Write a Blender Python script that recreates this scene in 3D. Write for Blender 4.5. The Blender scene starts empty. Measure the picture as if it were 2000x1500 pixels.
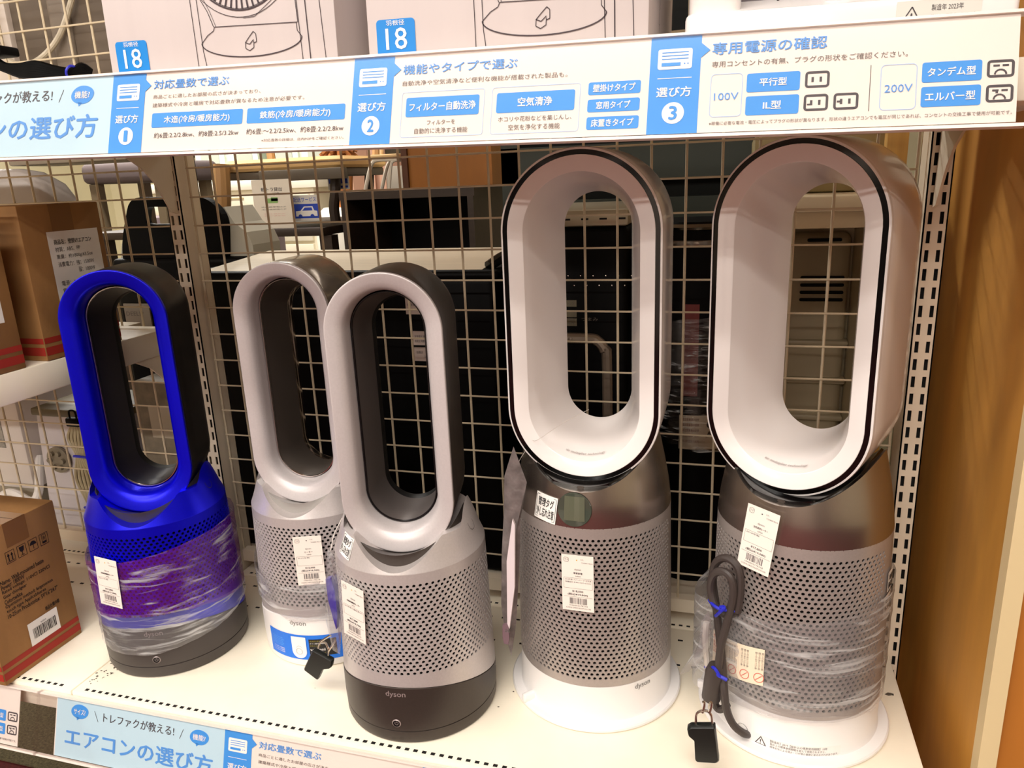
import bpy, bmesh, math, random
from mathutils import Vector, Matrix
random.seed(7)
S = bpy.context.scene
C = S.collection
PI = math.pi

# ---------------------------------------------------------------- camera, world, lights, exposure
FPX = 1467.1176
CAM = Vector((0.9600862, -1.1514037, 0.7396051))
RX = Vector((0.96004754, 0.27684072, -0.04084035))     # camera right
RY = Vector((0.03621749, -0.26763827, -0.96283854))    # camera down
RZ = Vector((-0.27748336, 0.92289163, -0.26697195))    # camera forward
cd = bpy.data.cameras.new('camera')
cam = bpy.data.objects.new('camera', cd)
C.objects.link(cam)
cd.sensor_fit = 'HORIZONTAL'
cd.sensor_width = 36.0
cd.lens = FPX / 2000.0 * 36.0
cd.clip_start = 0.02
m = Matrix.Identity(4)
for i in range(3):
    m[i][0] = RX[i]; m[i][1] = -RY[i]; m[i][2] = -RZ[i]; m[i][3] = CAM[i]
cam.matrix_world = m
S.camera = cam

W = bpy.data.worlds.new('store_air'); S.world = W
W.use_nodes = True
W.node_tree.nodes['Background'].inputs[0].default_value = (1.0, 0.95, 0.89, 1)
W.node_tree.nodes['Background'].inputs[1].default_value = 0.58

def area(name, loc, sx, sy, power, col=(1, .965, .90), rot=(0, 0, 0)):
    l = bpy.data.lights.new(name, 'AREA'); l.shape = 'RECTANGLE'
    l.size = sx; l.size_y = sy; l.energy = power; l.color = col
    o = bpy.data.objects.new(name, l); C.objects.link(o)
    o.location = loc; o.rotation_euler = rot
    return o
CEIL = 2.35
area('tube_or_fill_light', (0.3, -1.32, CEIL - .06), 2.6, .14, 19)
area('tube_or_fill_light', (0.3, -1.82, CEIL - .06), 2.6, .14, 19)
area('tube_or_fill_light', (1.2, -2.9, CEIL - .06), 2.6, .16, 34)
area('tube_or_fill_light', (-0.4, -4.4, CEIL - .06), 3.2, .16, 125)  # added unseen fill lamp behind the camera, brightens the upper fans
area('tube_or_fill_light', (-2.6, -1.4, CEIL - .06), 2.4, .16, 30)
area('tube_or_fill_light', (-1.6, 1.5, CEIL - .06), 2.4, .16, 60)
area('tube_or_fill_light', (1.6, 2.2, CEIL - .06), 2.4, .16, 7)
area('tube_or_fill_light', (-3.6, 3.0, CEIL - .06), 2.4, .16, 90)

S.view_settings.view_transform = 'Standard'
S.view_settings.look = 'None'
S.view_settings.gamma = 1.0
S.view_settings.exposure = 0.42
S.view_settings.use_curve_mapping = False

# ---------------------------------------------------------------- helpers
def at(x, y, ax, val):
    """the point of the plane axis=val that photo pixel (x, y) looks at"""
    d = RX * ((x - 1000) / FPX) + RY * ((y - 750) / FPX) + RZ
    t = (val - CAM[ax]) / d[ax]
    return CAM + d * t

def lin(c):
    return tuple(((v / 255) / 12.92 if v / 255 <= .04045 else ((v / 255 + .055) / 1.055) ** 2.4) for v in c) + (1,)

MATS = {}
def mat(name, col, rough=.5, metal=0.0, spec=.5, coat=0.0, noise=None, bump=None, aniso=0.0):
    """col in sRGB 0-255; noise=(scale, amount[, stretch]) mottles the colour; bump=(scale, strength)"""
    if name in MATS: return MATS[name]
    M = bpy.data.materials.new(name); M.use_nodes = True
    nt = M.node_tree; b = nt.nodes['Principled BSDF']
    b.inputs['Base Color'].default_value = lin(col)
    b.inputs['Roughness'].default_value = rough
    b.inputs['Metallic'].default_value = metal
    b.inputs['Specular IOR Level'].default_value = spec
    b.inputs['Coat Weight'].default_value = coat
    b.inputs['Coat Roughness'].default_value = .06
    if aniso:
        b.inputs['Anisotropic'].default_value = aniso
        tg = nt.nodes.new('ShaderNodeTangent'); tg.direction_type = 'RADIAL'; tg.axis = 'Z'
        nt.links.new(tg.outputs[0], b.inputs['Tangent'])
    if noise or bump:
        tc = nt.nodes.new('ShaderNodeTexCoord')
    if noise:
        mp = nt.nodes.new('ShaderNodeMapping')
        if len(noise) > 2: mp.inputs['Scale'].default_value = noise[2]
        nt.links.new(tc.outputs['Object'], mp.inputs[0])
        n = nt.nodes.new('ShaderNodeTexNoise'); n.inputs['Scale'].default_value = noise[0]
        n.inputs['Detail'].default_value = 5
        nt.links.new(mp.outputs[0], n.inputs['Vector'])
        r = nt.nodes.new('ShaderNodeValToRGB')
        a = noise[1]
        c = lin(col)
        r.color_ramp.elements[0].position = .3; r.color_ramp.elements[1].position = .7
        r.color_ramp.elements[0].color = tuple(max(0, v * (1 - a)) for v in c[:3]) + (1,)
        r.color_ramp.elements[1].color = tuple(min(1, v * (1 + a)) for v in c[:3]) + (1,)
        nt.links.new(n.outputs['Fac'], r.inputs[0])
        nt.links.new(r.outputs[0], b.inputs['Base Color'])
    if bump:
        n2 = nt.nodes.new('ShaderNodeTexNoise'); n2.inputs['Scale'].default_value = bump[0]
        nt.links.new(tc.outputs['Object'], n2.inputs['Vector'])
        bp = nt.nodes.new('ShaderNodeBump'); bp.inputs['Strength'].default_value = bump[1]
        bp.inputs['Distance'].default_value = .002
        nt.links.new(n2.outputs['Fac'], bp.inputs['Height'])
        nt.links.new(bp.outputs[0], b.inputs['Normal'])
    MATS[name] = M
    return M

def clear_mat(name, tint=(1, 1, 1), gloss=.10, rough=.05, streak=None, milky=.0, haze=(.85, .85, .85), rim=.5):
    """thin clear plastic: see-through with a glossy skin; streak=(scale xyz, low, high) adds white wrinkles"""
    if name in MATS: return MATS[name]
    M = bpy.data.materials.new(name); M.use_nodes = True
    nt = M.node_tree
    for n in list(nt.nodes):
        if n.type != 'OUTPUT_MATERIAL': nt.nodes.remove(n)
    out = nt.nodes['Material Output']
    tr = nt.nodes.new('ShaderNodeBsdfTransparent'); tr.inputs[0].default_value = tint + (1,)
    gl = nt.nodes.new('ShaderNodeBsdfGlossy'); gl.inputs['Roughness'].default_value = rough
    fr = nt.nodes.new('ShaderNodeLayerWeight'); fr.inputs['Blend'].default_value = .25
    mm = nt.nodes.new('ShaderNodeMath'); mm.operation = 'MULTIPLY_ADD'
    nt.links.new(fr.outputs['Fresnel'], mm.inputs[0]); mm.inputs[1].default_value = rim; mm.inputs[2].default_value = gloss
    mx = nt.nodes.new('ShaderNodeMixShader')
    nt.links.new(mm.outputs[0], mx.inputs[0]); nt.links.new(tr.outputs[0], mx.inputs[1]); nt.links.new(gl.outputs[0], mx.inputs[2])
    last = mx.outputs[0]
    if streak or milky:
        df = nt.nodes.new('ShaderNodeBsdfDiffuse'); df.inputs[0].default_value = haze + (1,)
        m2 = nt.nodes.new('ShaderNodeMixShader')
        nt.links.new(last, m2.inputs[1]); nt.links.new(df.outputs[0], m2.inputs[2])
        if streak:
            tc = nt.nodes.new('ShaderNodeTexCoord'); mp = nt.nodes.new('ShaderNodeMapping')
            mp.inputs['Scale'].default_value = streak[0]
            mp.inputs['Rotation'].default_value = (0.25, .18, 0)
            nt.links.new(tc.outputs['Object'], mp.inputs[0])
            n = nt.nodes.new('ShaderNodeTexNoise'); n.inputs['Scale'].default_value = 1.0; n.inputs['Detail'].default_value = 7
            n.inputs['Distortion'].default_value = .6
            nt.links.new(mp.outputs[0], n.inputs['Vector'])
            r = nt.nodes.new('ShaderNodeMapRange'); r.inputs['From Min'].default_value = streak[1]; r.inputs['From Max'].default_value = streak[2]
            r.inputs['To Min'].default_value = milky; r.inputs['To Max'].default_value = streak[3]
            nt.links.new(n.outputs['Fac'], r.inputs['Value'])
            nt.links.new(r.outputs[0], m2.inputs[0])
            cr = nt.nodes.new('ShaderNodeMix'); cr.data_type = 'RGBA'
            cr.inputs['A'].default_value = haze + (1,); cr.inputs['B'].default_value = (.85, .85, .85, 1)
            r2 = nt.nodes.new('ShaderNodeMapRange'); r2.inputs['From Min'].default_value = streak[1]; r2.inputs['From Max'].default_value = (streak[1] + streak[2]) / 2
            nt.links.new(n.outputs['Fac'], r2.inputs['Value']); nt.links.new(r2.outputs[0], cr.inputs['Factor']); nt.links.new(cr.outputs['Result'], df.inputs[0])
            bp = nt.nodes.new('ShaderNodeBump'); bp.inputs['Strength'].default_value = .6; bp.inputs['Distance'].default_value = .004
            nt.links.new(n.outputs['Fac'], bp.inputs['Height']); nt.links.new(bp.outputs[0], gl.inputs['Normal'])
        else:
            m2.inputs[0].default_value = milky
        last = m2.outputs[0]
    nt.links.new(last, out.inputs['Surface'])
    MATS[name] = M
    return M

class MB:
    """collects shapes and links them as ONE mesh object"""
    def __init__(s): s.v = []; s.f = []; s.m = []
    def add(s, vs, fs, mi=0, tf=None):
        o = len(s.v)
        s.v += [tuple(tf(Vector(p))) if tf else tuple(p) for p in vs]
        s.f += [tuple(i + o for i in f) for f in fs]
        s.m += [mi] * len(fs)
        return s
    def box(s, x0, x1, y0, y1, z0, z1, mi=0, tf=None):
        vs = [(x, y, z) for x in (x0, x1) for y in (y0, y1) for z in (z0, z1)]
        return s.add(vs, [(0, 1, 3, 2), (4, 6, 7, 5), (0, 4, 5, 1), (2, 3, 7, 6), (0, 2, 6, 4), (1, 5, 7, 3)], mi, tf)
    def rbox(s, x0, x1, y0, y1, z0, z1, r=.004, seg=2, mi=0, tf=None):
        bm = bmesh.new(); bmesh.ops.create_cube(bm, size=1)
        for v in bm.verts:
            v.co = Vector(((x0 + x1) / 2 + v.co.x * (x1 - x0), (y0 + y1) / 2 + v.co.y * (y1 - y0), (z0 + z1) / 2 + v.co.z * (z1 - z0)))
        bmesh.ops.bevel(bm, geom=list(bm.edges), offset=r, segments=seg, affect='EDGES', profile=.5)
        bm.verts.index_update()
        s.add([v.co[:] for v in bm.verts], [[v.index for v in f.verts] for f in bm.faces], mi, tf)
        bm.free(); return s
    def quad(s, a, b, c, d, mi=0): return s.add([a, b, c, d], [(0, 1, 2, 3)], mi)
    def prism(s, poly, fn0, fn1, mi=0):
        """poly of (u, v); fn0 / fn1 map it onto the two faces"""
        n = len(poly)
        vs = [fn0(*p) for p in poly] + [fn1(*p) for p in poly]
        fs = [tuple(range(n)), tuple(reversed(range(n, 2 * n)))] + [(i, i + n, (i + 1) % n + n, (i + 1) % n) for i in range(n)]
        return s.add(vs, fs, mi)
    def lathe(s, prof, n=64, mi=0, c=(0, 0), close=False, tf=None):
        vs = []; fs = []
        for r, z in prof:
            for k in range(n):
                a = 2 * PI * k / n; vs.append((c[0] + r * math.cos(a), c[1] + r * math.sin(a), z))
        for i in range(len(prof) - 1):
            for k in range(n):
                k2 = (k + 1) % n; fs.append((i * n + k, i * n + k2, (i + 1) * n + k2, (i + 1) * n + k))
        if prof[0][0] > 1e-4 and not close: fs.append(tuple(reversed(range(n))))
        if prof[-1][0] > 1e-4 and not close: fs.append(tuple(range((len(prof) - 1) * n, len(prof) * n)))
        return s.add(vs, fs, mi, tf)
    def loft(s, rings, mi=0, close=False, cap=False):
        n = len(rings[0]); vs = [p for r in rings for p in r]; fs = []
        R = len(rings)
        for i in range(R if close else R - 1):
            j = (i + 1) % R
            for k in range(n):
                k2 = (k + 1) % n; fs.append((i * n + k, i * n + k2, j * n + k2, j * n + k))
        if cap: fs += [tuple(reversed(range(n))), tuple(range((R - 1) * n, R * n))]
        return s.add(vs, fs, mi)
    def tube(s, pts, r, n=8, mi=0, smooth=True, closed=False):
        pts = [Vector(p) for p in pts]
        if smooth and len(pts) > 2:
            out = []
            P = pts
            L = len(P)
            rng = range(L) if closed else range(L - 1)
            for i in rng:
                if closed: p0, p1, p2, p3 = P[i - 1], P[i], P[(i + 1) % L], P[(i + 2) % L]
                else: p0, p1, p2, p3 = P[max(i - 1, 0)], P[i], P[i + 1], P[min(i + 2, L - 1)]
                for k in range(6):
                    t = k / 6
                    out.append(.5 * ((2 * p1) + (p2 - p0) * t + (2 * p0 - 5 * p1 + 4 * p2 - p3) * t * t + (3 * p1 - p0 - 3 * p2 + p3) * t ** 3))
            if not closed: out.append(P[-1])
            pts = out
        rings = []; up = None
        L = len(pts)
        for i, p in enumerate(pts):
            d = (pts[(i + 1) % L] - pts[i - 1]) if closed else (pts[min(i + 1, L - 1)] - pts[max(i - 1, 0)])
            d.normalize()
            if up is None: up = d.orthogonal().normalized()
            up = (up - d * up.dot(d)).normalized(); sd = d.cross(up)
            rr = r[min(int(i * len(r) / L), len(r) - 1)] if isinstance(r, (list, tuple)) else r
            rings.append([tuple(p + (up * math.cos(2 * PI * k / n) + sd * math.sin(2 * PI * k / n)) * rr) for k in range(n)])
        return s.loft(rings, mi, close=closed, cap=not closed)
    def text(s, body, rect, fmap, mi=0, bold=0.0, lift=0.0):
        """writes body so that its ink fills rect = (u0, v0, u1, v1); fmap(u, v, lift) gives the point"""
        vs, fs, bb = glyphs(body)
        u0, v0, u1, v1 = rect
        sx = (u1 - u0) / max(bb[2] - bb[0], 1e-6); sy = (v1 - v0) / max(bb[3] - bb[1], 1e-6)
        for q, (dx, dy) in enumerate(((-1, 0), (1, 0), (0, -.8), (0, .8)) if bold else ((0, 0),)):
            s.add([fmap(u0 + (x - bb[0] + dx * bold * 1.3) * sx, v0 + (y - bb[1] + dy * bold * 1.3) * sy, lift + q * .00006) for x, y in vs], fs, mi)
        return s
    def poly(s, pts, fmap, mi=0, lift=0.0):
        return s.add([fmap(u, v, lift) for u, v in pts], [tuple(range(len(pts)))], mi)
    def rect(s, u0, v0, u1, v1, fmap, mi=0, lift=0.0, r=0.0, nu=1):
        if r <= 0:
            for k in range(nu):
                a = u0 + (u1 - u0) * k / nu; b = u0 + (u1 - u0) * (k + 1) / nu
                s.poly([(a, v0), (b, v0), (b, v1), (a, v1)], fmap, mi, lift)
            return s
        return s.poly(rrect(u0, v0, u1, v1, r), fmap, mi, lift)
    def frame(s, u0, v0, u1, v1, w, fmap, mi=0, lift=0.0, r=.001):
        A = rrect(u0, v0, u1, v1, r); B = rrect(u0 + w, v0 + w, u1 - w, v1 - w, max(r - w, .0002)); n = len(A)
        return s.add([fmap(*p, lift) for p in A + B], [(i, (i + 1) % n, n + (i + 1) % n, n + i) for i in range(n)], mi)
    def line(s, pts, w, fmap, mi=0, lift=0.0):
        for (a, b), (c, d) in zip(pts, pts[1:]):
            L = math.hypot(c - a, d - b) or 1; nx, ny = -(d - b) / L * w / 2, (c - a) / L * w / 2
            s.poly([(a - nx, b - ny), (c - nx, d - ny), (c + nx, d + ny), (a + nx, b + ny)], fmap, mi, lift)
        return s
    def build(s, name, mats, parent=None, smooth=35, weld=False):
        me = bpy.data.meshes.new(name)
        me.from_pydata(s.v, [], s.f)
        mats = mats if isinstance(mats, (list, tuple)) else [mats]
        for M in mats: me.materials.append(M)
        me.polygons.foreach_set('material_index', s.m)
        me.update()
        if weld or True:
            me.validate()
        if smooth:
            me.shade_smooth(); me.set_sharp_from_angle(angle=math.radians(smooth))
        o = bpy.data.objects.new(name, me); C.objects.link(o)
        if parent: o.parent = parent
        return o

def rrect(u0, v0, u1, v1, r, n=4):
    out = []
    for cx, cy, a0 in ((u1 - r, v1 - r, 0), (u0 + r, v1 - r, PI / 2), (u0 + r, v0 + r, PI), (u1 - r, v0 + r, 1.5 * PI)):
        for k in range(n + 1):
            a = a0 + PI / 2 * k / n; out.append((cx + r * math.cos(a), cy + r * math.sin(a)))
    return out

def roundpoly2(P, r, n=5):
    out = []; L = len(P)
    for i in range(L):
        a, b, c = Vector(P[i - 1]), Vector(P[i]), Vector(P[(i + 1) % L])
        d1, d2 = a - b, c - b
        p1 = b + d1.normalized() * min(r, d1.length * .45); p2 = b + d2.normalized() * min(r, d2.length * .45)
        for k in range(n + 1):
            t = k / n; q = p1 * (1 - t) ** 2 + b * 2 * t * (1 - t) + p2 * t ** 2; out.append((q.x, q.y))
    return out
def ring_fill(O, Hl):
    """triangles between an outline and a hole, by index into O + Hl"""
    from mathutils.geometry import tessellate_polygon
    t = tessellate_polygon([[Vector((a, b, 0)) for a, b in O], [Vector((a, b, 0)) for a, b in Hl]])
    return [tuple(f) for f in t]
_G = {}
def glyphs(body):
    key = body
    if key not in _G:
        c = bpy.data.curves.new('lettering', 'FONT'); c.body = body; c.resolution_u = 2
        o = bpy.data.objects.new('lettering', c); C.objects.link(o)
        dg = bpy.context.evaluated_depsgraph_get(); dg.update()
        me = bpy.data.meshes.new_from_object(o.evaluated_get(dg))
        vs = [(v.co.x, v.co.y) for v in me.vertices]; fs = [tuple(p.vertices) for p in me.polygons]
        bpy.data.objects.remove(o); bpy.data.curves.remove(c); bpy.data.meshes.remove(me)
        xs = [p[0] for p in vs] or [0, 1]; ys = [p[1] for p in vs] or [0, 1]
        _G[key] = (vs, fs, (min(xs), min(ys), max(xs), max(ys)))
    return _G[key]

def tag(o, label, cat, group=None, kind=None):
    if label: o['label'] = label
    if cat: o['category'] = cat
    if group: o['group'] = group
    if kind: o['kind'] = kind
    return o
def thing(name, label, cat, loc=(0, 0, 0), rz=0.0, group=None, rot=None):
    o = bpy.data.objects.new(name, None); C.objects.link(o)
    o.empty_display_size = .05
    o.location = loc; o.rotation_euler = rot if rot else (0, 0, rz)
    return tag(o, label, cat, group)
def struct(o): o['kind'] = 'structure'; return o

# ---------------------------------------------------------------- materials
cream_steel = mat('cream_steel', (236, 222, 200), .42, noise=(9, .03))
shelf_white = mat('shelf_white', (250, 240, 220), .38, noise=(14, .03))
wire_cream = mat('wire_cream', (205, 188, 160), .4)
slot_dark = mat('slot_dark', (12, 10, 9), .8)
card_white = mat('card_white', (238, 228, 218), .6)
sky_print = mat('sky_print', (190, 222, 236), .6)
blue_print = mat('blue_print', (62, 150, 232), .6)
white_print = mat('white_print', (250, 246, 240), .6)
title_print = mat('title_print', (84, 152, 226), .6)
grey_print = mat('grey_print', (104, 94, 90), .6)
dark_print = mat('dark_print', (72, 66, 70), .6)
pale_print = mat('pale_print', (176, 200, 232), .6)
black_print = mat('black_print', (24, 18, 18), .6)
red_print = mat('red_print', (214, 96, 84), .6)
clear_pvc = clear_mat('clear_pvc', (.98, .97, .97), .004, .16, rim=.10)
kraft = mat('kraft_board', (160, 116, 66), .75, noise=(30, .10, (1, 1, .25)), bump=(120, .15))
kraft_tape = mat('brown_tape', (140, 98, 50), .4)
box_red = mat('box_red', (166, 44, 30), .7)
silver_dark = mat('silver_dark', (180, 170, 165), .36, .45, noise=(400, .04))
silver_paint = mat('silver_paint', (200, 192, 190), .37, .33, noise=(400, .04))
silver_face = mat('silver_face', (206, 198, 198), .42, .25, noise=(400, .03))
iron_grey = mat('iron_grey', (66, 58, 53), .42, .35, noise=(300, .05))
iron_inner = mat('iron_inner', (112, 104, 102), .40, .4)
dark_inner = mat('dark_inner', (8, 7, 8), .5)
chrome_line = mat('chrome_line', (215, 205, 200), .15, 1.0)
blue_metal = mat('blue_metal', (8, 6, 225), .32, .55, noise=(400, .04))
blue_inner = mat('blue_inner', (6, 5, 30), .4)
blue_grey = mat('blue_grey', (70, 64, 62), .42, .3)
blue_shell = mat('blue_shell', (44, 40, 40), .4, .5)
white_gloss = mat('white_gloss', (240, 233, 230), .16, 0, .5, coat=.3)
white_satin = mat('white_satin', (240, 236, 234), .32)
nickel = mat('nickel_brushed', (172, 163, 155), .26, .95, noise=(60, .04, (40, 40, .5)), aniso=.85)
filter_dark = mat('filter_dark', (20, 15, 14), .9)
gloss_black = mat('gloss_black', (6, 5, 5), .12)
logo_grey = mat('logo_grey', (150, 138, 136), .35, .4)
lcd_glass = mat('lcd_glass', (66, 72, 62), .08, 0, .8)
tag_paper = mat('tag_paper', (252, 240, 230), .6)
tag_black = mat('tag_black', (18, 22, 20), .38)
steel_pin = mat('steel_pin', (200, 192, 180), .25, 1.0)
cord_grey = mat('cord_grey', (64, 55, 52), .5)
tie_blue = mat('tie_blue', (34, 40, 190), .45)
wrap_film = clear_mat('stretch_film', (.93, .92, .94), .05, .12, ((12, 12, 120), .52, .76, .75), .10)
wrap_reflect_tint = clear_mat('stretch_film_reflect_tint', (.88, .80, .92), .09, .14, ((14, 14, 95), .53, .80, .70), .16, (.42, .03, .40))  # purple haze is the red floor's reflection painted into the film colour
bag_film = clear_mat('bag_film', (.9, .9, .92), .12, .06, ((30, 30, 30), .55, .8, .35), .06)
black_plastic = mat('black_plastic', (4, 3, 3), .5, 0, .10)
black_matt = mat('black_matt', (4, 3, 3), .7, 0, .2)

# ---------------------------------------------------------------- setting
FZ = -0.62
mb = MB(); mb.box(-6, 5, -5.5, 6.2, FZ - .1, FZ)
struct(mb.build('floor', mat('floor_carpet', (84, 15, 17), .9, noise=(160, .25), bump=(400, .3))))
mb = MB(); mb.box(-6, 5, -5.5, 6.2, CEIL, CEIL + .1)
struct(mb.build('ceiling', mat('ceiling_board', (228, 216, 198), .8, noise=(6, .03))))
wallm = mat('wall_paint', (242, 232, 200), .8, noise=(5, .02))
mb = MB(); mb.box(-6, 5, 6.2, 6.3, FZ, CEIL); struct(mb.build('wall_back', wallm))
mb = MB(); mb.box(-6, 5, -5.6, -5.5, FZ, CEIL); struct(mb.build('wall_front', mat('wall_paint_front', (226, 210, 196), .8, noise=(5, .05))))
mb = MB(); mb.box(-6.1, -6, -5.5, 6.2, FZ, CEIL); struct(mb.build('wall_left', wallm))
mb = MB(); mb.box(5, 5.1, -5.5, 6.2, FZ, CEIL); struct(mb.build('wall_right', wallm))
pm = mat('reflect_panel_dark', (40, 30, 26), .6)
for k, (a, b) in enumerate(((-4.6, -2.9), (-1.9, -.7), (.25, .75), (1.7, 3.1))):
    mb = MB(); mb.box(a, b, -5.499, -5.44, FZ + .005, 1.9); struct(mb.build('trim_%d' % (k + 2), pm))  # added unseen dark panels, there to give the steel contrasting reflections
mb = MB(); mb.box(-6, 5, -.02, 6.19, FZ, FZ + .004)
struct(mb.build('trim_1', mat('olive_carpet', (96, 88, 62), .95, noise=(180, .45), bump=(300, .4))))

# ---------------------------------------------------------------- shelving: posts, wire panels, shelves
def post(x, label):
    p = thing('slotted_post', label, 'shelf post', (x, 0, FZ), group='slotted posts of the shelving')
    mb = MB()
    y0, y1 = -.022, .032
    hw = .0145
    sl = []
    z = .012
    pitch = .025
    zt = 2.0
    h = zt - FZ
    # front face as a ladder around two columns of slots
    cols = [(-hw, -.0095, 0), (-.0095, -.0045, 1), (-.0045, .0045, 0), (.0045, .0095, 1), (.0095, hw, 0)]
    for a, b, slot in cols:
        if not slot: mb.box(a, b, y0, y0 + .0018, 0, h)
        else:
            k = int(h / pitch)
            for i in range(k):
                mb.box(a, b, y0, y0 + .0018, i * pitch + .016, (i + 1) * pitch)
    mb.box(-hw, -hw + .0018, y0, y1, 0, h); mb.box(hw - .0018, hw, y0, y1, 0, h); mb.box(-hw, hw, y1 - .0018, y1, 0, h)
    mb.build('post_channel', cream_steel, p, smooth=0)
    MB().box(-hw + .002, hw - .002, y0 + .010, y0 + .014, 0, h).build('channel_core', slot_dark, p, smooth=0)
    mb = MB(); mb.rbox(-.03, .03, -.42, .06, 0, .05, .006); mb.build('foot', cream_steel, p)
    return p
post(0.0185, 'cream slotted steel post behind the blue fan, left end of the fan bay')
post(1.2145, 'cream slotted steel post behind the rightmost white fan, beside the wooden cabinet')
post(-1.19, 'cream slotted steel post beyond the left edge, end of the carton bay')

def wire_panel(x0, x1, z0, z1, nx, nz, label):
    p = thing('wire_mesh_panel', label, 'wire mesh', ((x0 + x1) / 2, 0, z0))
    mb = MB()
    cx = (x0 + x1) / 2
    for i in range(nx + 1):
        x = x0 + (x1 - x0) * i / nx - cx
        mb.tube([(x, 0, 0), (x, 0, z1 - z0)], .0021, 6, smooth=False)
    for k in range(nz + 1):
        z = (z1 - z0) * k / nz
        mb.tube([(x0 - cx, -.0034, z), (x1 - cx, -.0034, z)], .0016, 6, smooth=False)
    mb.build('wires', wire_cream, p)
    mb = MB(); mb.box(x0 - cx, x1 - cx, -.006, .012, -.022, .002); mb.build('bottom_bar', cream_steel, p)
    return p
PZ = .0489
Z15 = .775 - 15 * PZ                      # row 0 of the visible grid is at z = .775
wire_panel(.04, .04 + 23 * .05, Z15, Z15 + 26 * PZ, 23, 26, 'cream wire mesh back panel behind the five fans')
wire_panel(-1.16, -1.16 + 23 * .05, Z15, Z15 + 26 * PZ, 23, 26, 'cream wire mesh back panel of the carton bay at left')

def shelf_board(x0, x1, y0, y1, zt, th, label, front=True, loc=(0, 0, 0), rot=(0, 0, 0), slots=True, brackets=()):
    p = thing('shelf_board', label, 'shelf', loc, rot=rot)
    mb = MB(); mb.rbox(x0, x1, y0, y1, zt - th, zt, .003, 2)
    mb.build('panel', shelf_white, p)
    if slots:
        mb = MB(); n = int((x1 - x0 - .03) / .0125)  # front row
        for i in range(n):
            x = x0 + .02 + i * .0125
            mb.box(x, x + .006, y0 + .006, y0 + .0105, zt - .001, zt + .0003)
        mb.build('slot_row', slot_dark, p, smooth=0)
        for yy in (y1 - .035, y1 - .10):
            mb = MB()
            for i in range(int((x1 - x0) / .025)):
                x = x0 + .02 + i * .025
                mb.box(x, x + .008, yy, yy + .004, zt - .001, zt + .0003)
            mb.build('slot_row', slot_dark, p, smooth=0)
    for bx in brackets:
        mb = MB()
        prof = [(0, .70), (-.016, .704), (-.030, .728), (-.045, .752), (-.07, .776), (-.10, .792), (-.14, .80), (y0 + .02, .803), (y0 + .02, .822), (0, .822)]
        if zt < .6: prof = [(a, b - .338) for a, b in prof]
        mb.prism(prof, lambda a, b: (bx - .0016, a - .024, b), lambda a, b: (bx + .0016, a - .024, b))
        mb.build('bracket', cream_steel, p, smooth=0)
    return p
shelf_board(0.0, 1.2135, -.395, -.026, 0.0, .04, 'cream base shelf the five fans stand on')
rnd = random.Random(12); mb = MB()
for k in range(34):
    if k < 24: c = at(rnd.uniform(110, 175), rnd.uniform(1283, 1330), 2, 0)
    elif k < 33: c = at(rnd.uniform(330, 1020), rnd.uniform(1340, 1420), 2, 0)
    else: c = at(1736, 1356, 2, 0)
    if c.x < .004: c.x = .004 + rnd.random() * .03
    r = rnd.uniform(.0007, .0019) if k < 33 else .0042
    mb.add([(c.x + r * rnd.uniform(.5, 1.6) * math.cos(a), c.y + r * rnd.uniform(.4, 1.3) * math.sin(a), .0004) for a in [2 * PI * q / 7 for q in range(7)]], [tuple(range(7))])
o = mb.build('scuff_marks', mat('scuff_grey', (92, 82, 70), .8), bpy.data.objects['shelf_board'], smooth=0); o['kind'] = 'stuff'
shelf_board(-1.2, -.0015, -.395, -.026, 0.0, .04, 'cream base shelf at lower left under the tilted-text carton')
shelf_board(-1.2, -.0215, -.395, -.026, .4995, .045, 'cream raised shelf at left holding the two upright cartons', slots=False, brackets=(-.026,))
TILT = (0, .0196, 0)
shelf_board(.002, 1.213, -.374, -.026, .842, .036, 'upper cream shelf above the fans, under the white fan cartons', rot=TILT, slots=False, brackets=(.012, 1.196))
shelf_board(-1.2, -.001, -.374, -.026, .842, .036, 'upper cream shelf at left, under the black cable bundle', rot=TILT, slots=False)
shelf_board(.036, 1.197, -.0215, .46, -.002, .04, 'cream rear shelf behind the fan bay mesh, carrying the black appliances')
shelf_board(-1.17, .001, -.0215, .46, -.002, .04, 'cream rear shelf behind the left mesh, carrying the white appliances')
shelf_board(-1.2, -.30, .034, .20, .46, .03, 'cream rear upper shelf behind the mesh, behind the cartons', slots=False)

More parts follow.
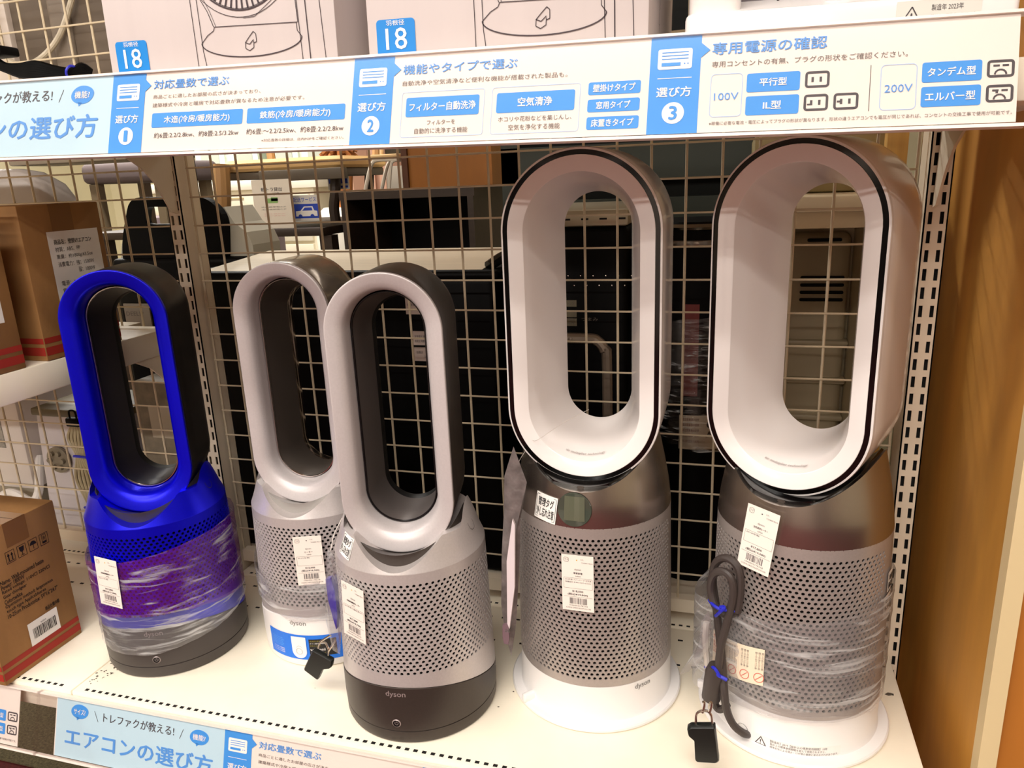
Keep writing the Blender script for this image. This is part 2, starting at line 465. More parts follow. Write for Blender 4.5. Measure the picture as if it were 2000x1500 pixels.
# ---------------------------------------------------------------- the air-conditioner guide signs
def sign_print(mb, F, umin=-1, umax=9):
    L1, L2, L3 = .0003, .0006, .0009
    CW, SK, BL, WH, TI, GR, DK, PA = range(8)
    def T(s, u0, v0, u1, v1, mi, bold=0, lift=L2):
        if u0 >= umin and u1 <= umax: mb.text(s, (u0, v0, u1, v1), F, mi, bold, lift)
    def Rr(u0, v0, u1, v1, mi, r=.002, lift=L1):
        if u0 >= umin and u1 <= umax: mb.rect(u0, v0, u1, v1, F, mi, lift, r)
    def Fr(u0, v0, u1, v1, w, mi, r=.003):
        if u0 >= umin and u1 <= umax: mb.frame(u0, v0, u1, v1, w, F, mi, L1, r)
    # pale blue heading
    if umin < .1:
        mb.rect(.002, .0, .305, .0896, F, SK, L1)
        for cu, cv, s in ((.046, .073, 'サイズ?'), (.2625, .0698, '機能?')):
            mb.poly([(cu + .0163 * math.cos(a) * (1 + .05 * math.sin(2 * a)), cv + .0108 * math.sin(a)) for a in [2 * PI * k / 28 for k in range(28)]], F, BL, L2)
            mb.poly([(cu - .006, cv - .0085), (cu - .0045, cv - .0135), (cu + .001, cv - .0095)], F, BL, L2)
            T(s, cu - .0108, cv - .0042, cu + .0108, cv + .0042, WH, .012, L3)
        mb.line([(.0735, .078), (.081, .063)], .0008, F, DK, L2); mb.line([(.2286, .0625), (.2345, .077)], .0008, F, DK, L2)
        T('トレファクが教える!', .0905, .0645, .2186, .0785, DK, .004)
        T('エアコンの選び方', .021, .0195, .2867, .0465, TI, .018)
    for k, u in enumerate((.305, .611, .9152)):
        if u < umin or u > umax: continue
        mb.rect(u, -.0002, u + .0455, .0896, F, BL, L1)
        mb.poly([(u + .0455, .0825), (u + .0535, .0755), (u + .0455, .0688)], F, BL, L2)
        mb.rect(u + .0070, .0597, u + .0378, .0786, F, WH, L2, .0022)
        for v in (.0752, .0722, .0692): mb.line([(u + .0105, v), (u + .0345, v)], .0009, F, BL, L3)
        mb.rect(u + .0105, .0625, u + .0277, .0658, F, BL, L3)
        for d in (.0307, .0336): mb.rect(u + d, .0638, u + d + .0012, .065, F, BL, L3)
        mb.line([(u + .0075, .0514), (u + .0382, .0514)], .0006, F, WH, L2)
        T('選び方', u + .0073, .0340, u + .0385, .0432, WH, .012)
        mb.poly([(u + .0232 + .0100 * math.cos(a), .0190 + .0100 * math.sin(a)) for a in [2 * PI * q / 32 for q in range(32)]], F, WH, L2)
        w = (.0018, .0034, .0034)[k]
        T('123'[k], u + .0232 - w, .0128, u + .0232 + w, .0252, BL, .02, L3)
    # block 1
    T('対応畳数で選ぶ', .362, .0710, .4605, .0812, TI, .012)
    T('商品ごとに適したお部屋の広さが決まっており、', .362, .0600, .5010, .0645, GR)
    T('建築様式や冷房と暖房で対応畳数が異なるため注意が必要です。', .362, .0503, .5550, .0550, GR)
    Rr(.3622, .0272, .4806, .0438, BL); T('木造(冷房/暖房能力)', .3790, .0305, .4645, .0396, WH, .014)
    Rr(.4860, .0272, .6038, .0438, BL); T('鉄筋(冷房/暖房能力)', .5025, .0305, .5870, .0396, WH, .014)
    T('約6畳:2.2/2.8kw、約8畳:2.5/3.2kw', .3668, .0152, .4768, .0215, DK)
    T('約6畳:〜2.2/2.5kw、約8畳:2.2/2.8kw', .4868, .0152, .6033, .0215, DK)
    T('※対応畳数の詳細は、店内POPをご確認ください。', .5062, .0066, .6045, .0098, GR)
    # block 2
    T('機能やタイプで選ぶ', .667, .0700, .7872, .0800, TI, .012)
    T('自動洗浄や空気清浄など便利な機能が搭載された製品も。', .667, .0583, .8376, .0634, GR)
    Fr(.6672, .0054, .7556, .0518, .0006, PA); Rr(.6722, .0262, .7503, .0460, BL); T('フィルター自動洗浄', .6762, .0318, .7468, .0402, WH, .016)
    T('フィルターを', .6962, .0174, .7262, .0224, GR); T('自動的に洗浄する機能', .6832, .0088, .7398, .0144, GR)
    Fr(.7632, .0054, .8512, .0518, .0006, PA); Rr(.7682, .0262, .8460, .0460, BL); T('空気清浄', .7900, .0318, .8240, .0404, WH, .016)
    T('ホコリや花粉などを集じんし、', .7710, .0174, .8440, .0224, GR); T('空気を浄化する機能', .7818, .0088, .8330, .0144, GR)
    for v, s in ((.0394, '壁掛けタイプ'), (.0230, '窓用タイプ'), (.0063, '床置きタイプ')):
        Rr(.8586, v, .9077, v + .0122, BL)
        w = .0198 if s[0] != '窓' else .0160
        T(s, .8830 - w, v + .0026, .8830 + w, v + .0098, WH, .014)
    # block 3
    T('専用電源の確認', .9706, .0706, 1.0670, .0816, TI, .014)
    T('専用コンセントの有無、プラグの形状をご確認ください。', .9708, .0590, 1.1315, .0645, GR)
    for (a, b, s) in ((.9705, .9985, '100V'), (1.1111, 1.1395, '200V')):
        Fr(a, .0135, b, .0530, .0007, PA, .004); T(s, a + .0035, .0288, b - .0032, .0355, TI)
    for (u0, u1, v0, v1, s, a, b) in ((1.0018, 1.0466, .0348, .0518, '平行型', 1.0128, 1.0356), (1.0018, 1.0466, .0140, .0312, 'IL型', 1.0168, 1.0318),
                                      (1.1430, 1.1877, .0358, .0530, 'タンデム型', 1.1472, 1.1830), (1.1430, 1.1877, .0150, .0322, 'エルバー型', 1.1462, 1.1835)):
        Rr(u0, v0, u1, v1, BL); T(s, a, v0 + .0050, b, v1 - .0050, WH, .014)
    for (u0, v0, k) in ((1.0507, .0362, 0), (1.0505, .0158, 1), (1.0747, .0158, 2), (1.1913, .0374, 3), (1.1913, .0167, 4)):
        if u0 < umin or u0 > umax: continue
        u1, v1 = u0 + .0200, v0 + .0146
        mb.frame(u0, v0, u1, v1, .0021, F, DK, L1, .003)
        cu, cv = (u0 + u1) / 2, (v0 + v1) / 2
        if k in (0, 1, 2):
            mb.rect(cu - .0048, cv - .0022, cu - .0028, cv + .0022, F, DK, L1); mb.rect(cu + .0018, cv - .0022, cu + .0038, cv + .0022, F, DK, L1)
            if k: mb.rect(cu - .0072, cv - (.0022 if k == 1 else .0008), cu - .0045, cv - (.0008 if k == 1 else -.0008), F, DK, L1)
        else:
            mb.rect(cu - .0055, cv + .0018, cu - .0008, cv + .0034, F, DK, L1); mb.rect(cu + .0012, cv + .0018, cu + .0058, cv + .0034, F, DK, L1)
            if k == 4: mb.rect(cu - .0030, cv + .0002, cu - .0012, cv + .0018, F, DK, L1)
            mb.line([(cu + .0042 * math.cos(a), cv - .0048 + .0040 * math.sin(a)) for a in [PI * q / 8 for q in range(9)]], .0014, F, DK, L1)
    if umax > 1.2: mb.line([(1.1031, .0135), (1.1032, .0534)], .0006, F, GR, L1)
    T('※稼働に必要な電流・電圧によってプラグの形状が異なります。形状の違うエアコンでも電圧が同じであれば、コンセントの交換工事で使用が可能です。', .971, .0062, 1.2108, .0096, GR)

SIGN_MATS = [card_white, sky_print, blue_print, white_print, title_print, grey_print, dark_print, pale_print]
def guide_sign(label, origin, al, length, holder_x, umin=-1, umax=9, h0=-.004, group=None):
    p = thing('guide_sign', label, 'sign', origin)
    es = Vector((math.cos(al), 0, -math.sin(al)))
    et = Vector((al * .952, .305, .952)); et = (et - es * et.dot(es)).normalized()
    n = es.cross(et)                       # faces the aisle
    F = lambda u, v, l=0: tuple(es * u + et * v + n * l)
    mb = MB()
    u0 = max(0, umin)
    mb.prism([(u0, 0), (length, 0), (length, .0895), (u0, .0895)], lambda u, v: F(u, v, 0), lambda u, v: F(u, v, -.0008))
    card = mb.build('card', card_white, p, smooth=0)
    mb = MB(); sign_print(mb, F, umin, umax); mb.build('printing', SIGN_MATS, card, smooth=0)
    a, b = holder_x
    mb = MB()
    mb.prism(rrect(a, h0, b, .0918, .003), lambda u, v: F(u, v, .0032), lambda u, v: F(u, v, .0022))
    mb.build('clear_sleeve', clear_pvc, p, smooth=0)
    mb = MB()
    mb.prism([(a, .0897), (b, .0897), (b, .0922), (a, .0922)], lambda u, v: F(u, v, .003), lambda u, v: F(u, v, -.006))
    mb.prism([(a, h0 - .001), (b, h0 - .001), (b, h0 + .0018), (a, h0 + .0018)], lambda u, v: F(u, v, .004), lambda u, v: F(u, v, -.002))
    mb.build('sleeve_rail', mat('rail_pvc', (240, 226, 216), .3), p, smooth=0)
    return p
guide_sign('long blue and white guide sign along the upper shelf edge, above the fans', (-.037, -.415, .7890), .0196, 1.214, (-.045, 1.2195))
guide_sign('long blue and white guide sign along the base shelf edge below the fans', (-.021, -.430, -.0925), 0.0, 1.214, (-.036, 1.225))
guide_sign('end of a white guide sign with outlet symbols at the lower left corner', (-.093 - 1.214, -.430, -.0925), 0.0, 1.214, (-.30 + 1.214, 1.214 + .042), umin=.96)

# ---------------------------------------------------------------- bladeless fans
def stadium(hw, hh, cz, y, n=72):
    st = hh - hw
    out = []
    for k in range(n):
        a = 2 * PI * (k + .5) / n
        x, z = hw * math.cos(a), hw * math.sin(a)
        out.append((x, y, cz + z + (st if z >= 0 else -st)))
    return out

def shroud_mesh(R0, R1, z0, z1, ncol, nrow, hz0, pitch, hr, zb, keep):
    """perforated cylinder wall with real round holes; z0 may dip along zb(angle)"""
    V = []; Fc = []; NR = []
    Rz = lambda z: R0 + (R1 - R0) * (z - z0) / (z1 - z0)
    def P(a, z, d=0):
        r = Rz(z) - d
        return (r * math.sin(a), -r * math.cos(a), z)
    def face(pts, flat):
        o = len(V); V.extend([P(*q) for q in pts]); Fc.append(tuple(range(o, o + len(pts))))
        for q in pts: NR.append((math.sin(q[0]), -math.cos(q[0]), 0.02) if not flat else None)
    da = 2 * PI / ncol
    NH = 10
    for i in range(2 * ncol):
        a, b = i * da / 2, (i + 1) * da / 2
        face([(a, zb(a)), (b, zb(b)), (b, hz0), (a, hz0)], False)
        zt = hz0 + nrow * pitch
        face([(a, zt), (b, zt), (b, z1), (a, z1)], False)
    for r in range(nrow):
        za = hz0 + r * pitch; zc = za + pitch / 2; zd = za + pitch
        off = (r % 2) * da / 2
        for i in range(ncol):
            a0 = i * da + off; ac = a0 + da / 2; a1 = a0 + da
            if not keep(ac, r):
                face([(a0, za), (ac, za), (ac, zd), (a0, zd)], False); face([(ac, za), (a1, za), (a1, zd), (ac, zd)], False)
                continue
            ha = hr / Rz(zc)
            H = [(ac + ha * math.sin(2 * PI * k / NH), zc + hr * math.cos(2 * PI * k / NH)) for k in range(NH)]   # k=0 top, clockwise to the right
            right = [(ac, zd)] + H[:NH // 2 + 1] + [(ac, za), (a1, za), (a1, zd)]
            face(right, False)
            left = [(ac, za)] + H[NH // 2:] + [H[0], (ac, zd), (a0, zd), (a0, za)]
            face(left, False)
            for k in range(NH):
                p, q = H[k], H[(k + 1) % NH]
                face([(p[0], p[1]), (q[0], q[1]), (q[0], q[1], .0016), (p[0], p[1], .0016)], True)
    return V, Fc, NR

_SH = {}
def shroud(kind):
    if kind in _SH: return _SH[kind]
    if kind == 'A':
        V, F_, N = shroud_mesh(.1105, .1050, .05, .2535, 80, 25, .1072, .0053, .00225, lambda a: .058 + .032 * math.cos(a), lambda a, r: True)
    else:
        def keep(a, r):
            d = math.degrees(a) % 180
            return not (79 < d < 101)
        V, F_, N = shroud_mesh(.1112, .1080, .064, .2985, 92, 35, .0745, .0060, .00222, lambda a: .064, keep)
    me = bpy.data.meshes.new('filter_shroud'); me.from_pydata(V, [], F_); me.update()
    me.shade_smooth()
    # smooth wall, crisp hole edges
    nl = []
    for p in me.polygons:
        for li in p.loop_indices:
            nn = N[me.loops[li].vertex_index]
            nl.append(nn if nn else tuple(p.normal))
    me.normals_split_custom_set(nl)
    _SH[kind] = me
    return me

def on_cyl(R, a, z):
    """map for printing on a cylinder, u is arc length from angle a (radians from the front)"""
    def F(u, v, l=0):
        t = a + u / R
        return ((R + l) * math.sin(t), -(R + l) * math.cos(t), z + v)
    return F

def boolean_cut(mbs, cut, name):
    a = mbs.build(name, silver_paint, smooth=0); b = cut.build('cutter', silver_paint, smooth=0)
    for o in (a, b):
        bm = bmesh.new(); bm.from_mesh(o.data); bmesh.ops.recalc_face_normals(bm, faces=bm.faces); bm.to_mesh(o.data); bm.free()
    md = a.modifiers.new('cut', 'BOOLEAN'); md.operation = 'DIFFERENCE'; md.object = b; md.solver = 'EXACT'
    dg = bpy.context.evaluated_depsgraph_get(); dg.update()
    me = bpy.data.meshes.new_from_object(a.evaluated_get(dg))
    bpy.data.objects.remove(a); bpy.data.objects.remove(b)
    me.shade_smooth(); me.set_sharp_from_angle(angle=math.radians(28))
    me.name = name
    return me

def from_mesh(name, me, mats, parent):
    me = me.copy(); me.materials.clear()
    for M in (mats if isinstance(mats, (list, tuple)) else [mats]): me.materials.append(M)
    o = bpy.data.objects.new(name, me); C.objects.link(o); o.parent = parent
    return o

_SHO = {}
def shoulder_mesh(kind):
    if kind in _SHO: return _SHO[kind]
    mb = MB(); cut = MB()
    if kind == 'A':
        mb.lathe([(.0, .250), (.1050, .2500), (.1050, .2535), (.1046, .2545), (.1015, .2620), (.0985, .2700), (.0960, .2780), (.0930, .2870), (.0890, .2980), (.0840, .3080), (.0770, .3170), (.068, .3245), (.050, .3300), (.0, .3310)], 128)
        U = [(-.079, .2915), (-.0595, .2925)]
        for k in range(25):
            x = -.057 + .114 * k / 24
            U.append((x, .2562 + 10.6 * x * x))
        U += [(.0595, .2925), (.079, .2915)]
        poly = U + [(.081, .30), (.0815, .36), (-.0815, .36), (-.081, .30)]
        cut.prism(poly, lambda a, b: (a, -.2, b), lambda a, b: (a, .2, b))
    else:
        mb.lathe([(.0, .296), (.1080, .2960), (.1080, .3000), (.1045, .3300), (.0990, .3600), (.0930, .3880), (.0885, .4080), (.0, .4085)], 128)
        n = 96
        poly = [(.1025 * math.cos(2 * PI * k / n), .4485 + .1025 * math.sin(2 * PI * k / n)) for k in range(n)]
        cut.prism(poly, lambda a, b: (a, -.2, b), lambda a, b: (a, .2, b))
    _SHO[kind] = boolean_cut(mb, cut, 'shoulder')
    return _SHO[kind]

def collar_mesh():
    if 'C' not in _SHO:
        mb = MB(); mb.lathe([(.0, .2515), (.0860, .2520), (.0865, .2640), (.0870, .2740), (.0855, .2840), (.0820, .2960), (.0775, .3060), (.0705, .3150), (.062, .3210), (.050, .3260), (.0, .3270)], 128)
        cut = MB(); n = 64
        ring = lambda y, dz: [(.0785 * math.cos(2 * PI * k / n), y, .3375 + dz + .0785 * math.sin(2 * PI * k / n) + (.06 if math.sin(2 * PI * k / n) > 0 else 0)) for k in range(n)]
        cut.loft([ring(-.2, .42 * .145), ring(.2, -.42 * .255)], cap=True)
        _SHO['C'] = boolean_cut(mb, cut, 'neck_collar')
    return _SHO['C']

def logo(parent, R, a, z, w, h, M):
    mb = MB(); mb.text('dyson', (-w / 2, 0, w / 2, h), on_cyl(R, a, z), 0, .012, .0004)
    return mb.build('maker_lettering', M, parent, smooth=0)

def fan_small(label, loc, yaw, base_yaw, look, loop_dx=0.0):
    """short purifier fan: stadium loop on a perforated drum"""
    f = thing('bladeless_fan', label, 'fan', (loc[0], loc[1], 0), math.radians(yaw), group='bladeless purifier fans on the shelf')
    zb = lambda a: .058 + .032 * math.cos(a)
    dr = math.radians(base_yaw - yaw)
    # base: ring plus wavy-topped body
    mb = MB()
    n = 128; rings = []
    for (r, z) in ((.0, .0005), (.1000, .0005), (.1085, .002), (.1100, .006), (.1102, .0195), (.1090, .0200), (.1090, .0208), (.1104, .0213), (.1110, .035)):
        rings.append([(r * math.sin(2 * PI * k / n), -r * math.cos(2 * PI * k / n), z) for k in range(n)])
    for (r, t) in ((.1108, 0), (.1098, .0015), (.100, .0015)):
        rings.append([(r * math.sin(2 * PI * k / n), -r * math.cos(2 * PI * k / n), zb(2 * PI * k / n) - .0012 + t * .4) for k in range(n)])
    mb.loft(rings)
    base = mb.build('base', look['base'], f); base.rotation_euler = (0, 0, dr)
    logo(base, .1105, math.radians(1), .0735, .0275, .0105, look['logo'])
    mb = MB(); F = on_cyl(.1108, 0, .034)
    mb.poly([(.0062 * math.cos(2 * PI * k / 24), .0062 * math.sin(2 * PI * k / 24)) for k in range(24)], F, 0, .0003)
    mb.add([F(r * math.cos(2 * PI * k / 24), r * math.sin(2 * PI * k / 24), l) for r, l in ((.0062, .0004), (.0050, .0012)) for k in range(24)],
           [(k, (k + 1) % 24, 24 + (k + 1) % 24, 24 + k) for k in range(24)], 1)
    mb.line([(.0024 * math.sin(a), .0024 * math.cos(a)) for a in [math.radians(40 + 280 * q / 10) for q in range(11)]], .0006, F, 1, .0006)
    mb.line([(0, .0006), (0, .0032)], .0006, F, 1, .0006)
    mb.build('power_button', [look['button'], look['logo']], base, smooth=0)
    mb = MB(); F = on_cyl(.1108, math.radians(97), .056)
    mb.frame(-.006, -.008, .006, .008, .0008, F, 0, .0004, .0055)
    mb.line([(.002, .003), (-.002, .001), (.002, -.001), (-.002, -.003)], .0008, F, 0, .0005)
    mb.build('release_button', look['logo'], base, smooth=0)
    sh = from_mesh('filter_shroud', shroud('A'), look['shroud'], f); sh.rotation_euler = (0, 0, dr)
    mb = MB(); mb.lathe([(.0955, .04), (.0955, .252)], 64, close=True); mb.build('filter', filter_dark, sh)
    s = from_mesh('shoulder', shoulder_mesh('A'), look['shoulder'], f)
    mb = MB(); F = on_cyl(.0905, math.radians(72), .291)
    def Fs(u, v, l=0):
        t = math.radians(76) + u / .09; r = .0925 - v * .45 + l
        return (r * math.sin(t), -r * math.cos(t), .287 + v)
    mb.frame(-.0075, -.0085, .0075, .0085, .0006, Fs, 0, .0007, .007)
    mb.build('shoulder_button', look['base'], s, smooth=0)
    from_mesh('neck_collar', collar_mesh(), look['collar'], f)
    # loop
    lp = thing('air_loop', None, None, (loop_dx, 0, 0)); lp.parent = f
    shell = [(.0735, .186, .447, -.0465), (.0745, .187, .447, -.044), (.0750, .1875, .447, -.01), (.0748, .1872, .447, .05), (.0735, .1858, .447, .066), (.0700, .182, .4465, .0735),
             (.0620, .1735, .4445, .0775), (.0500, .160, .441, .0765), (.0430, .1515, .439, .070)]
    mb = MB(); mb.loft([stadium(*q) for q in shell]); mb.build('outer_shell', look['shell'], lp)
    face = [(.0735, .186, .447, -.0465), (.0745, .187, .447, -.0490), (.0745, .187, .447, -.0535), (.0742, .1867, .447, -.0548), (.0734, .1859, .447, -.0553), (.0728, .1853, .447, -.0553), (.0715, .1838, .4471, -.0551), (.0630, .1745, .4479, -.0532), (.0570, .1679, .4485, -.0508), (.0532, .1637, .4488, -.0462),
            (.0510, .1613, .449, -.0380), (.0490, .1592, .449, -.0240)]
    mb = MB(); mb.loft([stadium(*q) for q in face]); mb.build('front_rim', look['face'], lp)
    mb = MB(); mb.loft([stadium(*q) for q in ((.0490, .1592, .449, -.0240), (.0486, .1588, .449, -.0170), (.0505, .161, .449, -.008), (.0505, .161, .449, -.002))])
    mb.build('slot_gap', dark_inner, lp)
    mb = MB(); mb.loft([stadium(*q) for q in ((.0478, .1578, .4488, -.0262), (.0466, .1566, .4488, -.0262), (.0460, .156, .4487, -.0240), (.0470, .157, .4488, -.0225))], close=True)
    mb.build('slot_trim', look['trim'], lp)
    inner = [(.0474, .1574, .4488, -.0235), (.0462, .156, .4486, -.015), (.0450, .154, .446, .01), (.0430, .1515, .4415, .040), (.0422, .1505, .4395, .055)]
    mb = MB(); mb.loft([stadium(*q) for q in inner]); mb.build('inner_wall', look['inner'], lp)
    mb = MB(); mb.loft([stadium(*q) for q in ((.0422, .1505, .4395, .055), (.0405, .1488, .4388, .0605), (.0405, .1488, .4386, .0690), (.0430, .1515, .439, .0700))])
    mb.build('rear_lip', dark_inner if look['trim'] is not chrome_line or look['face'] is blue_metal else chrome_line, lp)
    return f

looks = {
    'blue': dict(base=blue_grey, logo=logo_grey, button=dark_inner, shroud=blue_metal, shoulder=blue_metal, collar=mat('blue_collar', (74, 68, 70), .4, .4), shell=blue_shell, face=blue_metal, trim=chrome_line, inner=blue_inner),
    'white': dict(base=white_satin, logo=mat('logo_mid', (140, 136, 134), .4), button=white_satin, shroud=silver_paint, shoulder=silver_paint, collar=mat('pale_collar', (170, 166, 162), .4, .3), shell=mat('shell_taupe', (150, 138, 126), .2, .6), face=silver_face, trim=chrome_line, inner=mat('inner_taupe', (92, 84, 78), .4, .3)),
    'iron': dict(base=iron_grey, logo=mat('logo_iron', (172, 158, 156), .4, .4), button=dark_inner, shroud=silver_paint, shoulder=silver_paint, collar=iron_grey, shell=iron_grey, face=silver_face, trim=mat('trim_dark', (30, 26, 28), .3, .5), inner=iron_inner)}
F1, F2, F3, F4, F5 = (.0735, -.2350), (.320, -.150), (.5359, -.2703), (.7806, -.1767), (1.0595, -.178)
fanA = fan_small('bright blue bladeless fan wrapped in film with a painted purple reflection, leftmost of the five', F1, 24, 23, looks['blue'], .005)
fanB = fan_small('silver bladeless fan with a white base and blue label, behind the other short fans', F2, 7, 2, looks['white'])
fanC = fan_small('silver bladeless fan with a dark grey base, middle of the five fans', F3, 12, 5, looks['iron'])

# printed blue label on the white base
bs = [c for c in fanB.children if c.name.startswith('base')][0]
mb = MB(); F = on_cyl(.1112, 0, 0)
N = 24
U0, U1 = -.062, .112
top = lambda u: .058 + .0022 * 0 * u
mb.add([F(U0 + (U1 - U0) * k / N, v, .0003) for k in range(N + 1) for v in (.0150, .0590)], [(2 * k, 2 * k + 2, 2 * k + 3, 2 * k + 1) for k in range(N)], 0)
mb.poly([(-.0125, .0555), (.0125, .0555), (.0125, .0300)] + [(.0125 * math.cos(a), .0300 + .0125 * math.sin(a)) for a in [-PI * q / 12 for q in range(1, 12)]] + [(-.0125, .0300)], F, 1, .0012)
mb.frame(-.0055, .0245, .0055, .0355, .0006, F, 2, .0016, .0053)
for k in range(5): mb.text('お手入れのしかた説明', (-.055, .046 - k * .0032, -.031 + .002 * (k % 2), .048 - k * .0032), F, 3, 0, .0006)
for k in range(3): mb.text('フィルター交換時期', (-.053, .0275 - k * .0032, -.029, .0297 - k * .0032), F, 1, 0, .0006)
mb.rect(.017, .0225, .060, .0520, F, 4, .0006, nu=6)
for k, (v, mi) in enumerate(((.0475, 5), (.0435, 1), (.0395, 5), (.0265, 5))): mb.text(('清浄度の表示', 'ファン操作の確認', '空気のようす', '保証期間')[k], (.0185, v, .036 + .006 * (k % 2), v + .0025), F, mi, 0, .0009)
mb.text('welbmnii', (.0185, .0315, .042, .0365), F, 1, 0, .0009)
mb.build('care_label', [mat('label_blue', (0, 112, 226), .4), white_satin, mat('ring_grey', (150, 146, 142), .5), mat('label_pale', (90, 180, 245), .5), black_print, mat('label_olive', (146, 132, 40), .5)], bs, smooth=0)
# pull the white base's button inside the label's window
def fan_tall(label, loc, yaw, base_yaw, back_base=False, lcd=True, loop_dx=0.0):
    f = thing('bladeless_fan', label, 'fan', (loc[0], loc[1], 0), math.radians(yaw), group='bladeless purifier fans on the shelf')
    dr = math.radians(base_yaw - yaw)
    mb = MB(); mb.lathe([(.0, .0005), (.1225, .0005), (.1262, .0030), (.1262, .0060), (.1245, .0080), (.1180, .0085), (.1125, .0088), (.1110, .0110), (.1110, .0630), (.1095, .0642), (.0, .0642)], 128)
    base = mb.build('base', white_satin, f); base.rotation_euler = (0, 0, dr)
    mb = MB(); mb.rbox(-.1285, -.108, -.0045, .0045, .0075, .0200, .003, 2); mb.build('release_catch', white_satin, base)
    if not back_base:
        logo(base, .1110, 0, .0500, .0260, .0100, mat('logo_mid', (140, 136, 134), .4))
    sh = from_mesh('filter_shroud', shroud('B'), silver_dark, f)
    mb = MB(); mb.lathe([(.0960, .05), (.0960, .296)], 64, close=True); mb.build('filter', filter_dark, sh)
    mb = MB()
    for a in (-90, 90):
        F = on_cyl(.1102, math.radians(a), 0)
        mb.rect(-.0006, .066, .0006, .296, F, 0, .0004)
    mb.build('shroud_seam', iron_grey, sh, smooth=0)
    s = from_mesh('shoulder', shoulder_mesh('B'), nickel, f)
    if lcd:
        mb = MB()
        def Fl(u, v, l=0):
            t = math.radians(-3) + u / .104; r = .1062 - (v) * .14 + l
            return (r * math.sin(t), -r * math.cos(t), .3235 + v)
        mb.add([Fl(r * math.cos(2 * PI * k / 40), r * math.sin(2 * PI * k / 40), l) for r, l in ((.0005, .0016), (.0215, .0016), (.0225, .0002)) for k in range(40)],
               [(j * 40 + k, (j + 1) * 40 + k, (j + 1) * 40 + (k + 1) % 40, j * 40 + (k + 1) % 40) for j in range(2) for k in range(40)], 0)
        d_ = mb.build('display', lcd_glass, s)
        mb = MB(); mb.rect(-.0125, -.014, .0135, .018, Fl, 0, .0021, nu=4); mb.build('display_reflection', mat('lcd_reflection', (92, 95, 78), .12, 0, .7), d_, smooth=0)  # lighter rectangle paints a reflection onto the display glass
    mb = MB(); n = 48
    cone = lambda z: .1080 - (z - .300) * .181
    rings = [[], [], [], []]
    for k in range(n + 1):
        a = PI + PI * (.22 + .56 * k / n)
        for q, (r, front) in enumerate(((.1020, 1), (.0985, 1), (.0985, 0), (.1020, 0))):
            x, z = r * math.cos(a), .4480 + r * math.sin(a)
            y = -min(.090, math.sqrt(max((cone(z) - .0015) ** 2 - x * x, 0))) if front else .055
            rings[q].append((x, y, z))
    vs = [p for r in rings for p in r]; M_ = n + 1
    fs = [(q * M_ + k, q * M_ + k + 1, ((q + 1) % 4) * M_ + k + 1, ((q + 1) % 4) * M_ + k) for q in range(4) for k in range(n)]
    fs += [(0, M_, 2 * M_, 3 * M_), (n, M_ + n, 2 * M_ + n, 3 * M_ + n)]
    mb.add(vs, fs)
    col = mb.build('neck_collar', gloss_black, f)
    mb = MB(); mb.add([(.005 * math.cos(2 * PI * k / 20), -.0905, .3480 + .0022 * math.sin(2 * PI * k / 20)) for k in range(20)], [tuple(range(20))])
    mb.build('power_button', iron_grey, col, smooth=0)
    lp = thing('air_loop', None, None, (loop_dx, 0, 0)); lp.parent = f
    cz = .558
    shell = [(.0985, .2105, cz, -.060), (.0996, .2116, cz, -.055), (.1004, .2124, cz, -.02), (.1004, .2124, cz, .06), (.0996, .2115, cz, .080), (.0978, .2097, cz, .086)]
    mb = MB(); mb.loft([stadium(*q, n=96) for q in shell]); mb.build('outer_shell', white_gloss, lp)
    rear = [(.0978, .2097, cz, .086), (.0960, .2078, cz, .0885), (.080, .191, cz, .088), (.060, .172, .556, .078), (.0495, .1635, .555, .066), (.0462, .160, .555, .060)]
    mb = MB(); mb.loft([stadium(*q, n=96) for q in rear]); mb.build('rear_rim', white_gloss, lp)
    face = [(.0985, .2105, cz, -.060), (.0998, .2118, cz, -.0655), (.0988, .2108, cz, -.0695), (.0965, .2085, cz, -.0705)]
    mb = MB(); mb.loft([stadium(*q, n=96) for q in face]); mb.build('front_rim', white_gloss, lp)
    slot = [(.0965, .2085, cz, -.0705), (.0962, .2082, cz, -.0695), (.0909, .2029, cz, -.0698), (.0906, .2026, cz, -.0706)]
    mb = MB(); mb.loft([stadium(*q, n=96) for q in slot]); mb.build('slot_gap', gloss_black, lp)
    ring = [(.0906, .2026, cz, -.0706), (.0900, .2020, cz, -.0710), (.0885, .2005, cz, -.0706), (.0735, .1850, cz, -.0665), (.0722, .1836, cz, -.0655)]
    mb = MB(); mb.loft([stadium(*q, n=96) for q in ring]); mb.build('front_ring', white_gloss, lp)
    inner = [(.0722, .1836, cz, -.0655), (.0712, .1826, cz, -.062), (.0650, .1770, .5578, -.040), (.0580, .1710, .5568, -.010), (.0520, .1660, .556, .022), (.0478, .1620, .5552, .048), (.0462, .160, .555, .060)]
    mb = MB(); mb.loft([stadium(*q, n=96) for q in inner]); w = mb.build('inner_wall', white_gloss, lp)
    mb = MB()
    def Fi(u, v, l=0):
        a = -PI / 2 + u / .066
        return (.0682 * math.cos(a), -.0530 + v, cz - (.1793 - .0682) + .0682 * math.sin(a) + .0012 + v * .25)
    mb.text('air multiplier technology', (-.026, -.003, .026, .0035), Fi, 0, 0, 0)
    mb.build('maker_lettering', logo_grey, w, smooth=0)
    return f, base
fanD, baseD = fan_tall('tall white bladeless fan with a round display on its brushed metal shoulder', F4, 0, 46)
fanE, baseE = fan_tall('tall white bladeless fan at far right with its grey cord taped to the side', F5, -22, 0, back_base=True, lcd=False, loop_dx=-.009)

